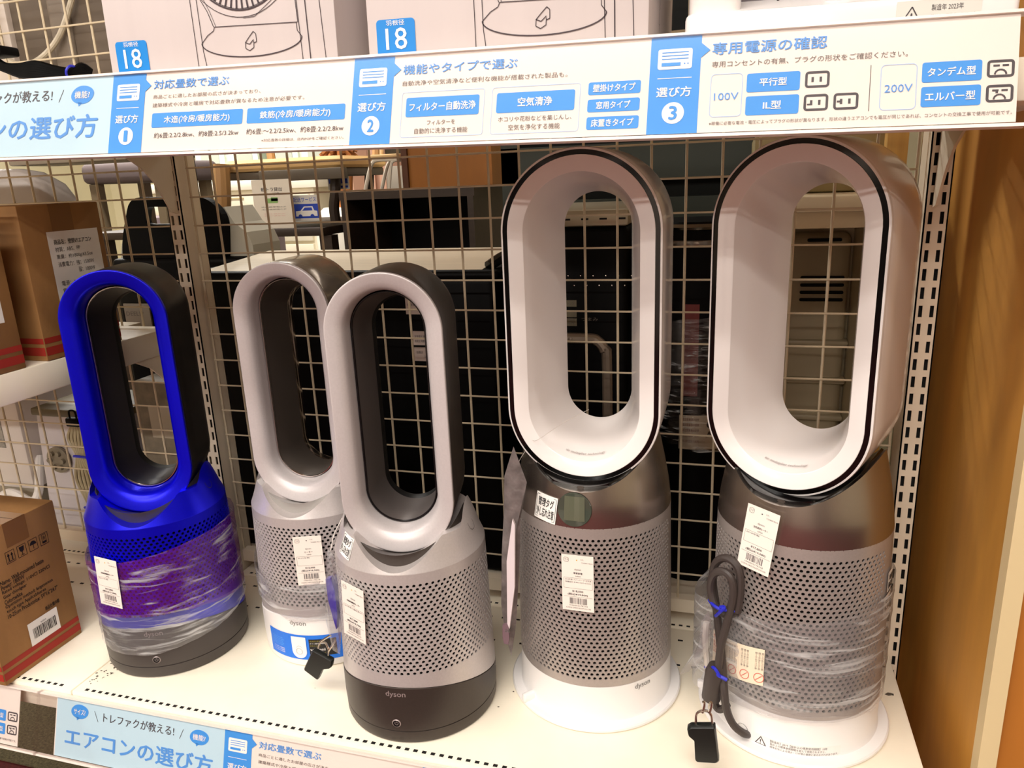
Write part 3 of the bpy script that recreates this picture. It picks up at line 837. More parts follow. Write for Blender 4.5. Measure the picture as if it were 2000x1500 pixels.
# sticker, label and cord on the two tall fans
def sticker(parent, R, ang, z, w, h, tiltz=0.0, slope=0.0, texts=('管理タグ', '外し忘れ注意')):
    mb = MB(); ca, sa = math.cos(tiltz), math.sin(tiltz)
    def F(u, v, l=0):
        a, b = u * ca - v * sa, u * sa + v * ca
        t = ang + a / R; r = R - b * slope + l
        return (r * math.sin(t), -r * math.cos(t), z + b)
    N = 6
    mb.add([F(-w / 2 + w * k / N, v, .0006) for k in range(N + 1) for v in (-h / 2, h / 2)], [(2 * k, 2 * k + 2, 2 * k + 3, 2 * k + 1) for k in range(N)], 0)
    mb.frame(-w * .46, -h * .44, w * .46, h * .44, .0006, F, 1, .0009, .002)
    mb.text(texts[0], (-w * .36, h * .04, w * .36, h * .36), F, 1, .016, .0010)
    mb.text(texts[1], (-w * .40, -h * .36, w * .40, -h * .02), F, 1, .010, .0010)
    o = mb.build('warning_sticker', [white_print, black_print], parent, smooth=30)
    o['label'] = 'white sticker with black handwritten style lettering'
    return o
sticker(fanD, .1064, math.radians(-25.5), .3185, .035, .036, -.09, .125)
sticker(fanC, .0968, math.radians(-47), .2760, .028, .028, -.10, .37)
sticker(fanE, .1106, math.radians(66 + 22), .205, .028, .026, .06, 0)
sticker(fanE, .1106, math.radians(68 + 22), .236, .024, .028, .04, 0, ('年製造番号', '製品仕様'))

mb = MB(); F = on_cyl(.1110, 0, 0)
mb.rect(-.054, .0090, .056, .0245, F, 1, .0003, nu=12)
mb.poly([(-.0515, .0105), (-.0365, .0105), (-.044, .0235)], F, 0, .0006); mb.poly([(-.0495, .0117), (-.0385, .0117), (-.044, .0213)], F, 1, .0009)
mb.text('!', (-.0446, .0128, -.0434, .0190), F, 0, .01, .0012)
mb.text('【製造年】2019【設計上の標準使用期間】10年', (-.032, .0195, .038, .0232), F, 0, 0, .0006)
mb.text('設計上の標準使用期間を超えて使用されますと、', (-.032, .0152, .036, .0188), F, 0, 0, .0006)
mb.text('経年劣化による発火・けが等の事故に至るおそれがあります。', (-.032, .0108, .053, .0144), F, 0, 0, .0006)
mb.build('age_label', [dark_print, mat('label_clear', (244, 238, 234), .35)], baseE, smooth=0)
E5 = Vector((F5[0], F5[1], 0))
def pc(ang, z, r): a = math.radians(ang); return (r * math.sin(a), -r * math.cos(a), z)
def on_px(c, r, x, y):
    """point of the vertical cylinder (centre c, radius r) that a photo pixel looks at, relative to c; beside it when it misses"""
    d = RX * ((x - 1000) / FPX) + RY * ((y - 750) / FPX) + RZ
    o = Vector((CAM.x - c[0], CAM.y - c[1])); e = Vector((d.x, d.y))
    A = e.dot(e); B = o.dot(e); D = B * B - A * (o.dot(o) - r * r)
    t = (-B - math.sqrt(max(D, 0))) / A
    p = CAM + d * t
    return (p.x - c[0], p.y - c[1], p.z)
Q = lambda x, y, r=.123: on_px(F5, r, x, y)
mb = MB()
mb.tube([Q(1462, 1434, .108), Q(1452, 1432, .120), Q(1432, 1415, .130), Q(1419, 1385, .134), Q(1414, 1345, .134), Q(1410, 1290, .128), Q(1404, 1230, .126), Q(1398, 1180, .128), Q(1392, 1135, .130), Q(1398, 1100, .130), Q(1420, 1090, .126), Q(1442, 1110, .122), Q(1446, 1150, .122), Q(1440, 1195, .124)], .0052, 10)
mb.tube([Q(1440, 1195, .122), Q(1418, 1200, .127), Q(1398, 1185, .134), Q(1388, 1150, .137), Q(1394, 1122, .138), Q(1412, 1116, .134), Q(1428, 1130, .131), Q(1432, 1165, .130), Q(1420, 1215, .132), Q(1408, 1262, .136), Q(1402, 1310, .138), Q(1396, 1335, .136)], .0052, 10)
mb.tube([Q(1390, 1352, .136), Q(1400, 1382, .130), Q(1412, 1384, .127), Q(1420, 1376, .126)], .0052, 10)
cord = mb.build('power_cord', cord_grey, baseE)
mb = MB(); a_, b_ = Vector(Q(1398, 1300, .138)), Vector(Q(1389, 1362, .138))
mb.tube([a_, a_.lerp(b_, .2), a_.lerp(b_, .8), b_], [.0095, .0125, .0125, .0125], 14, smooth=False)
mb.build('plug', cord_grey, cord)
mb = MB()
for (x, y) in ((1377, 1372), (1386, 1376)):
    c_ = Vector(Q(x, y - 12, .138)); e_ = Vector(Q(x - 1, y + 8, .138)); mb.tube([c_, e_], .0016, 6, smooth=False)
mb.build('plug_pins', steel_pin, cord)
mb = MB(); mb.tube([Q(1380, 1215, .140), Q(1378, 1250, .142), Q(1381, 1290, .140), Q(1384, 1310, .138)], .0042, 8); mb.build('strain_relief', mat('sleeve_pale', (206, 196, 186), .5), cord)
mb = MB(); mb.lathe([(.0065, 0), (.0075, .001), (.0078, .003)], 20, close=True, tf=lambda v: Vector(pc(-36, .0195, .1085)) + Matrix.Rotation(math.radians(-36), 3, 'Z') @ Vector((v.x, -v.z, v.y)))
mb.build('cord_grommet', black_plastic, baseE)
mb = MB()
mb.tube([Q(1385, 1172, .138), Q(1395, 1183, .140), Q(1408, 1190, .138), Q(1425, 1192, .132), Q(1438, 1193, .126)], .0022, 6)
mb.tube([Q(1398, 1203, .138), Q(1408, 1194, .141), Q(1415, 1186, .138), Q(1406, 1186, .140)], .0022, 6)
mb.build('cord_tie', tie_blue, cord)
mb = MB()
mb.tube([Q(1378, 1302, .140), Q(1390, 1308, .143), Q(1402, 1318, .142), Q(1420, 1328, .136)], .0024, 6)
mb.tube([Q(1380, 1310, .141), Q(1394, 1304, .144), Q(1406, 1322, .142)], .0022, 6)
mb.build('cord_tie', tie_blue, cord)
mb = MB(); Fw = on_cyl(.1165, math.radians(-45), .119)
N = 8
tw = lambda u, v, l=0: Fw(u, v + .22 * u, l)
mb.add([tw(-.046 + .092 * k / N, v, 0) for k in range(N + 1) for v in (-.0265, .0265)], [(2 * k, 2 * k + 2, 2 * k + 3, 2 * k + 1) for k in range(N)], 0)
for k in range(4):
    u = -.026 + k * .020
    for q in range(3): mb.text('電源コードを引っ張らないでくださいお願い', (-.0, 0, .026, .0030), lambda a, b, l=0, u=u, q=q: tw(u + q * .0042 + b, .0215 - a, .0004), 2, 0, 0)
    mb.frame(u - .001, -.0225, u + .013, -.0085, .0009, tw, 1, .0004, .0068)
    mb.line([(u + .002, -.019), (u + .010, -.012)], .0009, tw, 1, .0005)
for q in range(2): mb.text('警告感電注意', (0, 0, .028, .004), lambda a, b, l=0, q=q: tw(-.043 + q * .006 + b, .0215 - a, .0004), 1, .01, 0)
o = mb.build('cord_label', [mat('label_cream', (250, 232, 205), .6), red_print, dark_print], cord, smooth=0)
o['label'] = 'cream paper label with red warning circles and small vertical writing'

# ---------------------------------------------------------------- price tags
def price_tag(label, c, ang, z, R, roll, lines, w=.0425, h=.0815, lean=0.0, mark='yellow'):
    a = math.radians(ang)
    out = Vector((math.sin(a), -math.cos(a), 0)); r0 = Vector((math.cos(a), math.sin(a), 0)); up0 = Vector((0, 0, 1))
    up0 = (up0 * math.cos(lean) - out * math.sin(lean)); out2 = out * math.cos(lean) + Vector((0, 0, 1)) * math.sin(lean)
    ph = math.radians(roll)
    rr = r0 * math.cos(ph) + up0 * math.sin(ph); up = up0 * math.cos(ph) - r0 * math.sin(ph)
    base = Vector((c[0], c[1], z)) + out * R
    p = thing('price_tag', label, 'price tag', base, group='price tags on the fans')
    F = lambda u, v, l=0: tuple(rr * u + up * v + out2 * (l + .0004 - 6.0 * u * u * 0))
    mb = MB()
    mb.prism([(-w / 2, -h / 2), (w / 2, -h / 2), (w / 2, h / 2), (-w / 2, h / 2)], lambda u, v: F(u, v, 0), lambda u, v: F(u, v, -.0005))
    card = mb.build('paper', tag_paper, p, smooth=0)
    mb = MB(); L = .0002
    mb.frame(-w * .43, h * .375, -w * .27, h * .455, .0004, F, 1, L, .002)
    mb.text('T F', (-w * .40, h * .395, -w * .30, h * .43), F, 0, 0, L)
    mb.poly([(.0009 * math.cos(2 * PI * k / 12) - .001, h * .415 + .0009 * math.sin(2 * PI * k / 12)) for k in range(12)], F, 2 if mark == 'yellow' else 0, L)
    mb.text('57L', (w * .10, h * .42, w * .20, h * .44), F, 1, 0, L); mb.text('TOKB00178218', (w * .12, h * .365, w * .47, h * .385), F, 1, 0, L)
    mb.text('dyson', (-w * .10, h * .225, w * .11, h * .265), F, 0, 0, L)
    mb.text(lines[0], (-w * .13 * lines[5], h * .165, w * .15 * lines[5], h * .20), F, 0, .006, L)
    mb.text(lines[1], (-w * .06, h * .115, w * .09, h * .14), F, 0, 0, L)
    mb.frame(-w * .44, -h * .095, w * .46, h * .095, .0003, F, 1, L, .0006)
    for k, s in enumerate(lines[2].split('/')): mb.text(s, (-w * .40, h * (.05 - .045 * k), w * (.42 if len(s) > 9 else .02), h * (.078 - .045 * k)), F, 0, 0, L)
    mb.text(lines[3], (-w * .18, -h * .165, w * .17, -h * .125), F, 0, .01, L)
    mb.text(lines[4], (-w * .32, -h * .225, w * .31, -h * .180), F, 0, .01, L)
    mb.line([(-w * .44, -h * .245), (w * .46, -h * .245)], .0003, F, 1, L)
    x = -w * .26; rnd = random.Random(lines[3])
    while x < w * .27:
        b = rnd.choice((.00035, .0006, .0009)); mb.rect(x, -h * .375, x + b, -h * .265, F, 0, L); x += b + rnd.choice((.0004, .0007, .0011))
    mb.text('1046002178218', (-w * .28, -h * .415, w * .30, -h * .39), F, 1, 0, L)
    mb.text('CODE-2402106207310/190', (-w * .38, -h * .46, w * .40, -h * .435), F, 1, 0, L)
    mb.build('printing', [dark_print, grey_print, mat('dot_yellow', (226, 178, 60), .6)], card, smooth=0)
    return p
price_tag('white price tag flat on the drum of the tall fan with the display', F4, -.8, .2212, .1115, 0, ('季節家電', 'HP04', '2018年製 ファンヒータ 空気清/浄機能付 PURE HOT+COOL', '¥18,000', '(税込¥19,800)', 1))
price_tag('white price tag hanging from the shoulder of the far right tall fan', F5, -31, .3005, .1135, -5, ('空気清浄ヒーター', 'HP04', '2018年製', '¥17,800', '(税込¥19,580)', 1.6), lean=.10, mark='black')
price_tag('white price tag tilted on the drum of the dark-based silver fan', F3, -21, .1935, .1125, -4, ('空気清浄機能付ヒーター', 'HP02', '2017年製 付属正常なり', '¥17,000', '(税込¥18,700)', 2.1))
price_tag('white price tag on the drum of the white-based silver fan', F2, 19.7, .189, .1115, 0, ('ヒーター', 'HP00', '2019年製', '¥15,000', '(税込¥16,500)', 1), mark='black')
price_tag('white price tag on the film-wrapped drum of the blue fan', F1, -3.5, .170, .1145, -4, ('空気清浄機能付ヒーター', 'HP02', '2017年製', '¥15,800', '(税込¥17,380)', 2.1))

# ---------------------------------------------------------------- stretch film around three fans
def film(label, c, R, z0, z1, M, bump=None, wob=.004, a0=0, a1=360, seed=1, lo=None, hi=None):
    rnd = random.Random(seed); mb = MB(); n = 160; rows = 14
    ph = [rnd.uniform(0, 6.28) for _ in range(8)]
    grid = []
    for j in range(rows + 1):
        ring = []
        for k in range(n):
            a = math.radians(a0 + (a1 - a0) * k / (n if a1 - a0 >= 360 else n - 1))
            b = z0 + .010 * math.sin(a * 2 + ph[0]) + .003 * math.sin(a * 9 + ph[1])
            t = z1 + .012 * math.sin(a * 2 + ph[2]) + .003 * math.sin(a * 7 + ph[3])
            if lo: b = lo(math.degrees(a))
            if hi: t = hi(math.degrees(a))
            z = b + (t - b) * j / rows
            r = R + .0005 * math.sin(a * 23 + z * 180 + ph[4]) + .0004 * math.sin(a * 11 - z * 260 + ph[5])
            if bump: r += bump[0] * math.exp(-(((math.degrees(a) - bump[1] + 180) % 360 - 180) / bump[2]) ** 2)
            ring.append((r * math.sin(a), -r * math.cos(a), z))
        grid.append(ring)
    vs = [p for r in grid for p in r]; fs = []
    for j in range(rows):
        for k in range(n if a1 - a0 >= 360 else n - 1):
            k2 = (k + 1) % n; fs.append((j * n + k, j * n + k2, (j + 1) * n + k2, (j + 1) * n + k))
    mb.add(vs, fs)
    o = mb.build('stretch_film', M, None, smooth=60); o.location = (c[0], c[1], 0)
    return tag(o, label, 'plastic film')
film('crinkled film with a painted purple floor reflection, wrapped around the perforated drum of the blue fan', F1, .1138, .095, .212, wrap_reflect_tint, seed=3,
     lo=lambda d: .088 + .024 * math.cos(math.radians(d - 24)), hi=lambda d: .208 + .018 * math.sin(math.radians(d - 20)))
film('clear crinkled film around the grey base of the blue fan', F1, .1133, .045, .095, wrap_film, seed=4,
     lo=lambda d: .044 + .026 * max(0, min(1, (d % 360 - 20) / 90 if d % 360 < 200 else 0)), hi=lambda d: .092 + .024 * math.cos(math.radians(d - 24)))
film('clear film band low on the drum of the white-based fan', F2, .1128, .092, .156, wrap_film, seed=5)
film('clear film wrapped around the drum and cord of the far right fan', F5, .1150, .055, .196, wrap_film, bump=(.026, -70, 17), seed=8, lo=lambda d: .052 + .012 * math.cos(math.radians(d - 30)), hi=lambda d: .214 - .022 * math.cos(math.radians(d + 60)))

# ---------------------------------------------------------------- hanging bags, security tags
def blob_bag(name, label, cat, pts, thick, M, parent=None):
    """pouch whose outline pts (world) is puffed by thick towards the aisle"""
    P = [Vector(p) for p in pts]; cen = sum(P, Vector()) / len(P)
    nrm = Vector()
    for i in range(len(P)): nrm += (P[i] - cen).cross(P[(i + 1) % len(P)] - cen)
    nrm.normalize()
    mb = MB(); n = len(P); rings = []
    for t in (0, .25, .55, .85):
        rings.append([tuple(p + (cen - p) * t * .9 + nrm * thick * math.sin(t * PI / 1.7) * (1 + .35 * math.sin(i * 2.3))) for i, p in enumerate(P)])
    mb.loft(rings); mb.add(rings[-1], [tuple(range(n))])
    rings = [[tuple(p + (cen - p) * t * .9 - nrm * thick * .5 * math.sin(t * PI / 1.7)) for p in P] for t in (0, .4, .85)]
    mb.loft(list(reversed(rings))); mb.add(rings[-1], [tuple(reversed(range(n)))])
    o = mb.build(name, M, parent, smooth=70)
    if label: tag(o, label, cat)
    return o
bag = blob_bag('plastic_bag', 'clear bag with a blue pen-like part hanging left of the middle silver fan', 'bag',
               [at(x, y, 1, -.335) for x, y in ((640, 1072), (634, 1160), (636, 1210), (650, 1270), (664, 1278), (668, 1215), (662, 1150), (655, 1110), (652, 1085))], .010, bag_film)
mb = MB(); mb.prism([tuple(at(x, y, 1, -.332)[i] for i in (0, 2)) for x, y in ((637, 1130), (646, 1128), (655, 1152), (660, 1200), (658, 1228), (650, 1200), (642, 1170))], lambda a, b: (a, -.334, b), lambda a, b: (a, -.326, b))
mb.build('blue_leaflet', mat('leaflet_blue', (42, 14, 190), .35), bag)
mb = MB(); mb.tube([at(668, 1012, 1, -.34), at(664, 1020, 1, -.338), at(652, 1045, 1, -.336), at(646, 1075, 1, -.335)], .0006, 5); mb.build('hang_string', white_print, bag)

bag3 = blob_bag('plastic_bag', 'clear plastic flap sticking out at the left of the far right fan', 'bag',
                [at(x, y, 1, -.275) for x, y in ((1384, 1192), (1370, 1212), (1366, 1252), (1350, 1288), (1326, 1318), (1344, 1312), (1368, 1292), (1386, 1262), (1390, 1220))], .004, bag_film)
bag2 = blob_bag('plastic_bag', 'grey silver bag with a manual hanging left of the tall fan with the display', 'bag',
                [at(x, y, 1, -.285) for x, y in ((1003, 872), (1029, 942), (1016, 985), (1016, 1060), (1013, 1130), (1008, 1220), (999, 1282), (986, 1235), (979, 1180), (980, 1080), (984, 1000), (985, 930))], .009,
                mat('bag_grey', (118, 110, 108), .28, .25, noise=(60, .35), bump=(70, .9)))
mb = MB(); mb.prism([tuple(at(x, y, 1, -.281)[i] for i in (0, 2)) for x, y in ((1010, 1000), (1014.5, 1010), (1014, 1130), (1004, 1210), (1000, 1200), (999, 1080))], lambda a, b: (a, -.304, b), lambda a, b: (a, -.300, b))
mb.build('folded_manual', mat('manual_paper', (226, 212, 216), .5), bag2)
mb = MB(); mb.prism([tuple(at(x, y, 1, -.295)[i] for i in (0, 2)) for x, y in ((985, 1214), (996, 1212), (998, 1240), (996, 1252), (988, 1250), (985, 1238))], lambda a, b: (a, -.3035, b), lambda a, b: (a, -.2995, b))
o = mb.build('remote_mark', mat('mark_mauve', (120, 96, 104), .4), bag2)
q = at(991, 1232, 1, -.304)
mb = MB(); mb.text('CE', (-.003, -.002, .003, .002), lambda u, v, l=0: (q.x + u, -.3042, q.z + v), 0, .01, 0); mb.build('mark_lettering', white_print, o, smooth=0)
mb = MB(); mb.tube([at(1040, 860, 1, -.245), at(1020, 890, 1, -.24), at(1010, 905, 1, -.235), at(1003, 890, 1, -.285)], .0005, 5)
mb.tube([at(1150, 800, 1, -.25), at(1100, 826, 1, -.252), at(1052, 858, 1, -.25), at(1040, 860, 1, -.245)], .00025, 5)
mb.build('hang_string', mat('string_grey', (190, 180, 172), .3), bag2)

def security_tag(label, pts, y, thick, hook, yh):
    p = tag(bpy.data.objects.new('security_tag', None), label, 'security tag'); C.objects.link(p)
    P = [at(a, b, 1, y) for a, b in pts]
    cen = sum(P, Vector()) / len(P); p.location = cen
    mb = MB(); n = len(P)
    def ring(s, dy): return [tuple((v - cen) * s + Vector((0, dy, 0))) for v in P]
    rings = [ring(.93, -thick / 2), ring(1.0, -thick / 2 + .0025), ring(1.0, thick / 2 - .0025), ring(.93, thick / 2)]
    mb.loft(rings); mb.add(rings[0], [tuple(reversed(range(n)))]); mb.add(rings[-1], [tuple(range(n))])
    mb.build('case', tag_black, p, smooth=40)
    mb = MB()
    for h in hook: mb.tube([at(a, b, 1, yh) - cen for a, b in h], .0016, 8)
    mb.build('wire_hook', steel_pin, p)
    return p
def roundpoly(P, r=3.0, n=4):
    out = []
    L = len(P)
    for i in range(L):
        a, b, c = Vector(P[i - 1]), Vector(P[i]), Vector(P[(i + 1) % L])
        d1 = (a - b); d2 = (c - b)
        p1 = b + d1.normalized() * min(r, d1.length * .4); p2 = b + d2.normalized() * min(r, d2.length * .4)
        for k in range(n + 1):
            t = k / n; q = p1 * (1 - t) ** 2 + b * 2 * t * (1 - t) + p2 * t ** 2; out.append((q.x, q.y))
    return out
security_tag('black plastic security tag leaning on the shelf in front of the white-based fan', roundpoly([(613, 1266), (652, 1288), (649, 1302), (633, 1304), (623, 1326), (595, 1305)]), -.315, .010,
             [[(622, 1266), (626, 1254), (640, 1244), (646, 1241)], [(641, 1280), (643, 1270), (651, 1258), (655, 1250)], [(626, 1254), (636, 1256), (643, 1270)]], -.315)
security_tag('black security tag hanging by a steel loop at the foot of the far right fan', roundpoly([(1342, 1419), (1350, 1414), (1397, 1414), (1405, 1482), (1400, 1486), (1362, 1484), (1358, 1480), (1356, 1440), (1344, 1430)]), -.345, .012,
             [[(1359, 1414), (1360, 1396), (1368, 1389), (1382, 1389), (1389, 1398), (1391, 1414)], [(1372, 1392), (1376, 1376), (1373, 1370)], [(1386, 1392), (1390, 1376), (1386, 1370)]], -.345)

# ---------------------------------------------------------------- cartons at the left
def carton(label, x0, x1, y0, y1, z0, z1, printer=None, rot=0.0, seam=True):
    p = thing('carton', label, 'box', ((x0 + x1) / 2, (y0 + y1) / 2, z0), rot)
    hx, hy, h = (x1 - x0) / 2, (y1 - y0) / 2, z1 - z0
    mb = MB(); mb.rbox(-hx, hx, -hy, hy, 0, h, .002, 2)
    body = mb.build('body', kraft, p)
    FX = lambda u, v, l=0: (hx + .0003 + l, -hy + u, v)         # side face looking to +X
    FY = lambda u, v, l=0: (-hx + u, -hy - .0003 - l, v)        # front face
    w = 2 * hy; wx = 2 * hx
    mb = MB()
    for (F, ww) in ((FX, w), (FY, wx)):
        mb.rect(0.001, .026, ww - .001, .0345, F, 0); mb.rect(0.001, .008, ww - .001, .0205, F, 0)
    if printer: printer(mb, FX, w, h)
    mb.build('printing', [box_red, black_print, white_print, kraft_tape], body, smooth=0)
    mb = MB(); mb.rect(w * .36, h - .040, w * .63, h, FX, 0); mb.box(-hx + .01, hx + .0002, -hy + w * .36, -hy + w * .63, h + .0002, h + .0006)
    mb.build('packing_tape', kraft_tape, body, smooth=0)
    mb = MB(); mb.box(-hx + .003, hx - .002, -.0006, .0006, h - .001, h + .0007); mb.build('flap_seam', mat('seam_dark', (60, 36, 18), .9), body, smooth=0)
    return p
def carton_label(mb, F, w, h):
    u0, u1 = .041, .137; v1 = h - .040
    mb.rect(u0, v1 - .118, u1, v1, F, 2, .0003)
    rows = (('商品名：壁掛けエアコン', .010, .080), ('材質：ABS、PP', .010, .056), ('重量：約1800g/63.5oz', .010, .078), ('消費電力：強：1500W', .010, .078), ('弱：1000W', .046, .078), ('電源：AC100V 50Hz', .010, .076), ('電池の種類：', .010, .050))
    for k, (s, a, b) in enumerate(rows):
        v = v1 - .0195 - k * .0112 - (.006 if k > 4 else 0)
        mb.text(s, (u0 + a, v, u0 + b, v + .0075), F, 1, .008 if k == 0 else 0, .0006)
    mb.text('Warm', (u0 + .010, v1 - .108, u0 + .032, v1 - .100), F, 1, 0, .0006); mb.text('ELECTRIC', (u0 + .010, v1 - .116, u0 + .036, v1 - .110), F, 1, 0, .0006)
def carton_label2(mb, F, w, h):
    mb.rect(.05, .070, .128, .180, F, 2, .0003)
    for k in range(5): mb.text('商品仕様コード', (.06, .078 + .016 * k, .122, .086 + .016 * k), F, 1, 0, .0006)
def carton_english(mb, F, w, h):
    y0 = -.41
    def px(x, y): q = at(x / 3.66, 940 + y / 3.66, 0, -.112); return q.y - y0, q.z
    for s, a, b in (('Name: Wall-mouinted heate', (3, 752), (313, 588)), ('Power: 1800W', (10, 785), (175, 700)), ('Rated voltage: 110V□ 220V□', (18, 818), (355, 625)), ('Gear thindgear', (27, 852), (195, 763)),
                    ('Colortwhite', (35, 886), (160, 815)), ('Operation method: largesorsen', (42, 920), (378, 727)), ('touch type Applicablearea', (52, 952), (330, 788)), ('10-25cm Productsize: 59"16"24.7"', (60, 985), (412, 770)), ('商品仕様内箱', (325, 925), (425, 868))):
        (u0, v0), (u1, v1) = px(*a), px(*b)
        hh = .0072
        mb.text(s, (u0, v0, u1, v0 + hh), F, 1, .01, .0004)
    for k in range(4):                                         # handling symbols with corner marks
        u = .047 + k * .0205; v = .187
        mb.frame(u, v, u + .016, v + .020, .0008, F, 1, .0003, .0005)
        if k == 0:
            for d in (.004, .010): mb.rect(u + d, v + .004, u + d + .0018, v + .013, F, 1, .0004); mb.poly([(u + d - .0014, v + .012), (u + d + .0032, v + .012), (u + d + .0009, v + .017)], F, 1, .0004)
            mb.rect(u + .002, v + .0025, u + .014, v + .0035, F, 1, .0004)
        if k == 1:
            mb.poly([(u + .0035, v + .017), (u + .0045, v + .010), (u + .008, v + .0075), (u + .0115, v + .010), (u + .0125, v + .017)], F, 1, .0004); mb.rect(u + .0074, v + .003, u + .0086, v + .008, F, 1, .0004); mb.rect(u + .005, v + .0025, u + .011, v + .0035, F, 1, .0004)
        if k == 2:
            mb.poly([(u + .008 + .006 * math.cos(a), v + .010 + .0065 * math.sin(a)) for a in [PI * q / 10 for q in range(11)]], F, 1, .0004); mb.rect(u + .0075, v + .003, u + .0085, v + .010, F, 1, .0004)
        if k == 3:
            mb.frame(u + .004, v + .003, u + .012, v + .018, .0008, F, 1, .0004, .0005); mb.rect(u + .004, v + .003, u + .012, v + .0065, F, 1, .0004); mb.text('8', (u + .006, v + .009, u + .010, v + .015), F, 1, 0, .0004)
    mb.rect(.055, .0345, .111, .0745, F, 2, .0004)
    x = .062; rnd = random.Random(4)
    while x < .104:
        b = rnd.choice((.0006, .001, .0016)); mb.rect(x, .044, x + b, .062, F, 1, .0007); x += b + rnd.choice((.0006, .001))
    mb.text('X003', (.078, .064, .088, .067), F, 1, 0, .0007)
carton('brown carton with black english text and a barcode sticker at lower left', -.40, -.112, -.41, -.262, 0.0, .252, carton_english)
carton('brown carton on the raised shelf with a white spec label, right behind the blue fan', -.31, -.022, -.295, -.147, .4998, .727, carton_label)
carton('brown carton on the raised shelf cut off by the left edge of the photo', -.31, -.0225, -.478, -.331, .4998, .727, carton_label2)

# ---------------------------------------------------------------- white fan cartons on the upper shelf
box_white = mat('carton_white', (214, 203, 201), .5, noise=(60, .015, (1, 1, .02)))
def fan_carton(label, x0, x1, yb):
    zt = .8425
    p = thing('fan_carton', label, 'box', (0, 0, 0), rot=TILT, group='white fan cartons on the upper shelf')
    mb = MB(); mb.rbox(x0, x1, -.372, yb, zt, zt + .34, .002, 2)
    body = mb.build('body', box_white, p)
    w = x1 - x0; L = .0003; s = w / .297
    F = lambda u, v, l=0: (x0 + u, -.3723 - l, zt + v)
    mb = MB()
    mb.rect(.011 * s, .014, .055 * s, .069, F, 0, L, .004)
    mb.text('羽根径', (.0225 * s, .0630, .0435 * s, .0680), F, 1, 0, .0006)
    mb.text('18', (.0215 * s, .0400, .0455 * s, .0605), F, 1, .004, .0006)
    lw = .0008
    ln = lambda P, w_=lw: mb.line([(a * s, b) for a, b in P], w_, F, 2, L)
    zo = .0345 - .031
    ln([(.118, .20), (.1215, .035), (.1325, .034), (.130, .052), (.126, .20)]); ln([(.1325, .034), (.137, .0315)])
    ln([(.249, .20), (.255, .035)]); ln([(.2605, .20), (.2645, .034)], .0012); ln([(.275, .20), (.283, .033)])
    # tray, knob
    ln([(.129, .060)] + [(.1925 + .0635 * math.sin(a), .060 - .0165 * math.cos(a)) for a in [-PI / 2 + PI * k / 24 for k in range(25)]] + [(.256, .060)], .0012)
    ln([(.129, .060), (.138, .068), (.146, .072), (.148, .076), (.252, .074)]); ln([(.256, .060), (.251, .066), (.2505, .074)])
    ln([(.185, .052), (.1855, .058), (.191, .0635), (.1965, .0685), (.1995, .0660), (.1995, .058), (.196, .057)]); ln([(.185, .058), (.1905, .056), (.196, .0605)]); ln([(.185, .052), (.190, .0495), (.1955, .0525), (.196, .059)])
    # round grille
    cu, cv = .186, .156
    ring = lambda r, w_, a0=0, a1=360: ln([(cu + r * math.cos(math.radians(a0 + (a1 - a0) * k / 60)), cv + r * math.sin(math.radians(a0 + (a1 - a0) * k / 60))) for k in range(61)], w_)
    ring(.0655, .0016); ring(.0640, .0006); ring(.0530, .0006); ring(.0725, .0007); ring(.0500, .0004)
    for k in range(56):
        a = 2 * PI * k / 56
        ln([(cu + .0525 * math.cos(a), cv + .0525 * math.sin(a)), (cu + .064 * math.cos(a), cv + .064 * math.sin(a))], .0021)
    for k in range(20):
        a = 2 * PI * k / 20
        ln([(cu + r * math.cos(a + (r - .015) * 26), cv + r * math.sin(a + (r - .015) * 26)) for r in (.015, .022, .03, .038, .046, .052)], .0011)
    ln([(.128, .114), (.141, .092), (.147, .076)]); ln([(.131, .118), (.144, .092), (.150, .076)], .0005)
    ln([(.252, .20)] + [(cu + .073 + .0 * a, .156) for a in (0,)] + [(.240, .118), (.222, .097), (.200, .083), (.186, .0825)], .0006); ln([(.250, .13), (.2525, .074)])
    mb.build('printing', [mat('box_blue', (0, 132, 216), .5), white_print, mat('ink_plum', (58, 44, 50), .6)], body, smooth=0)
    mb = MB()
    # drawing continues on the right side face
    G = lambda u, v, l=0: (x1 + .0003 + l, -.372 + u, zt + v)
    mb.line([(.085, .20), (.088, .060), (.092, .060), (.105, .042)], lw, G, 2, L); mb.line([(.092, .20), (.094, .062), (.10, .055)], lw, G, 2, L); mb.line([(.094, .074), (.108, .094)], lw, G, 2, L)
    mb.poly([(.115 + .02 * math.cos(2 * PI * k / 20), .17 + .06 * math.sin(2 * PI * k / 20)) for k in range(20)], G, 2, L)
    mb.build('side_printing', [mat('box_blue', (0, 132, 216), .5), white_print, mat('ink_plum', (58, 44, 50), .6)], body, smooth=0)
    return p
fan_carton('white fan carton with line drawing, left one of the two on the upper shelf', .236, .531, -.12)
fan_carton('white fan carton with line drawing, right one next to the white appliance', .567, .858, -.12)

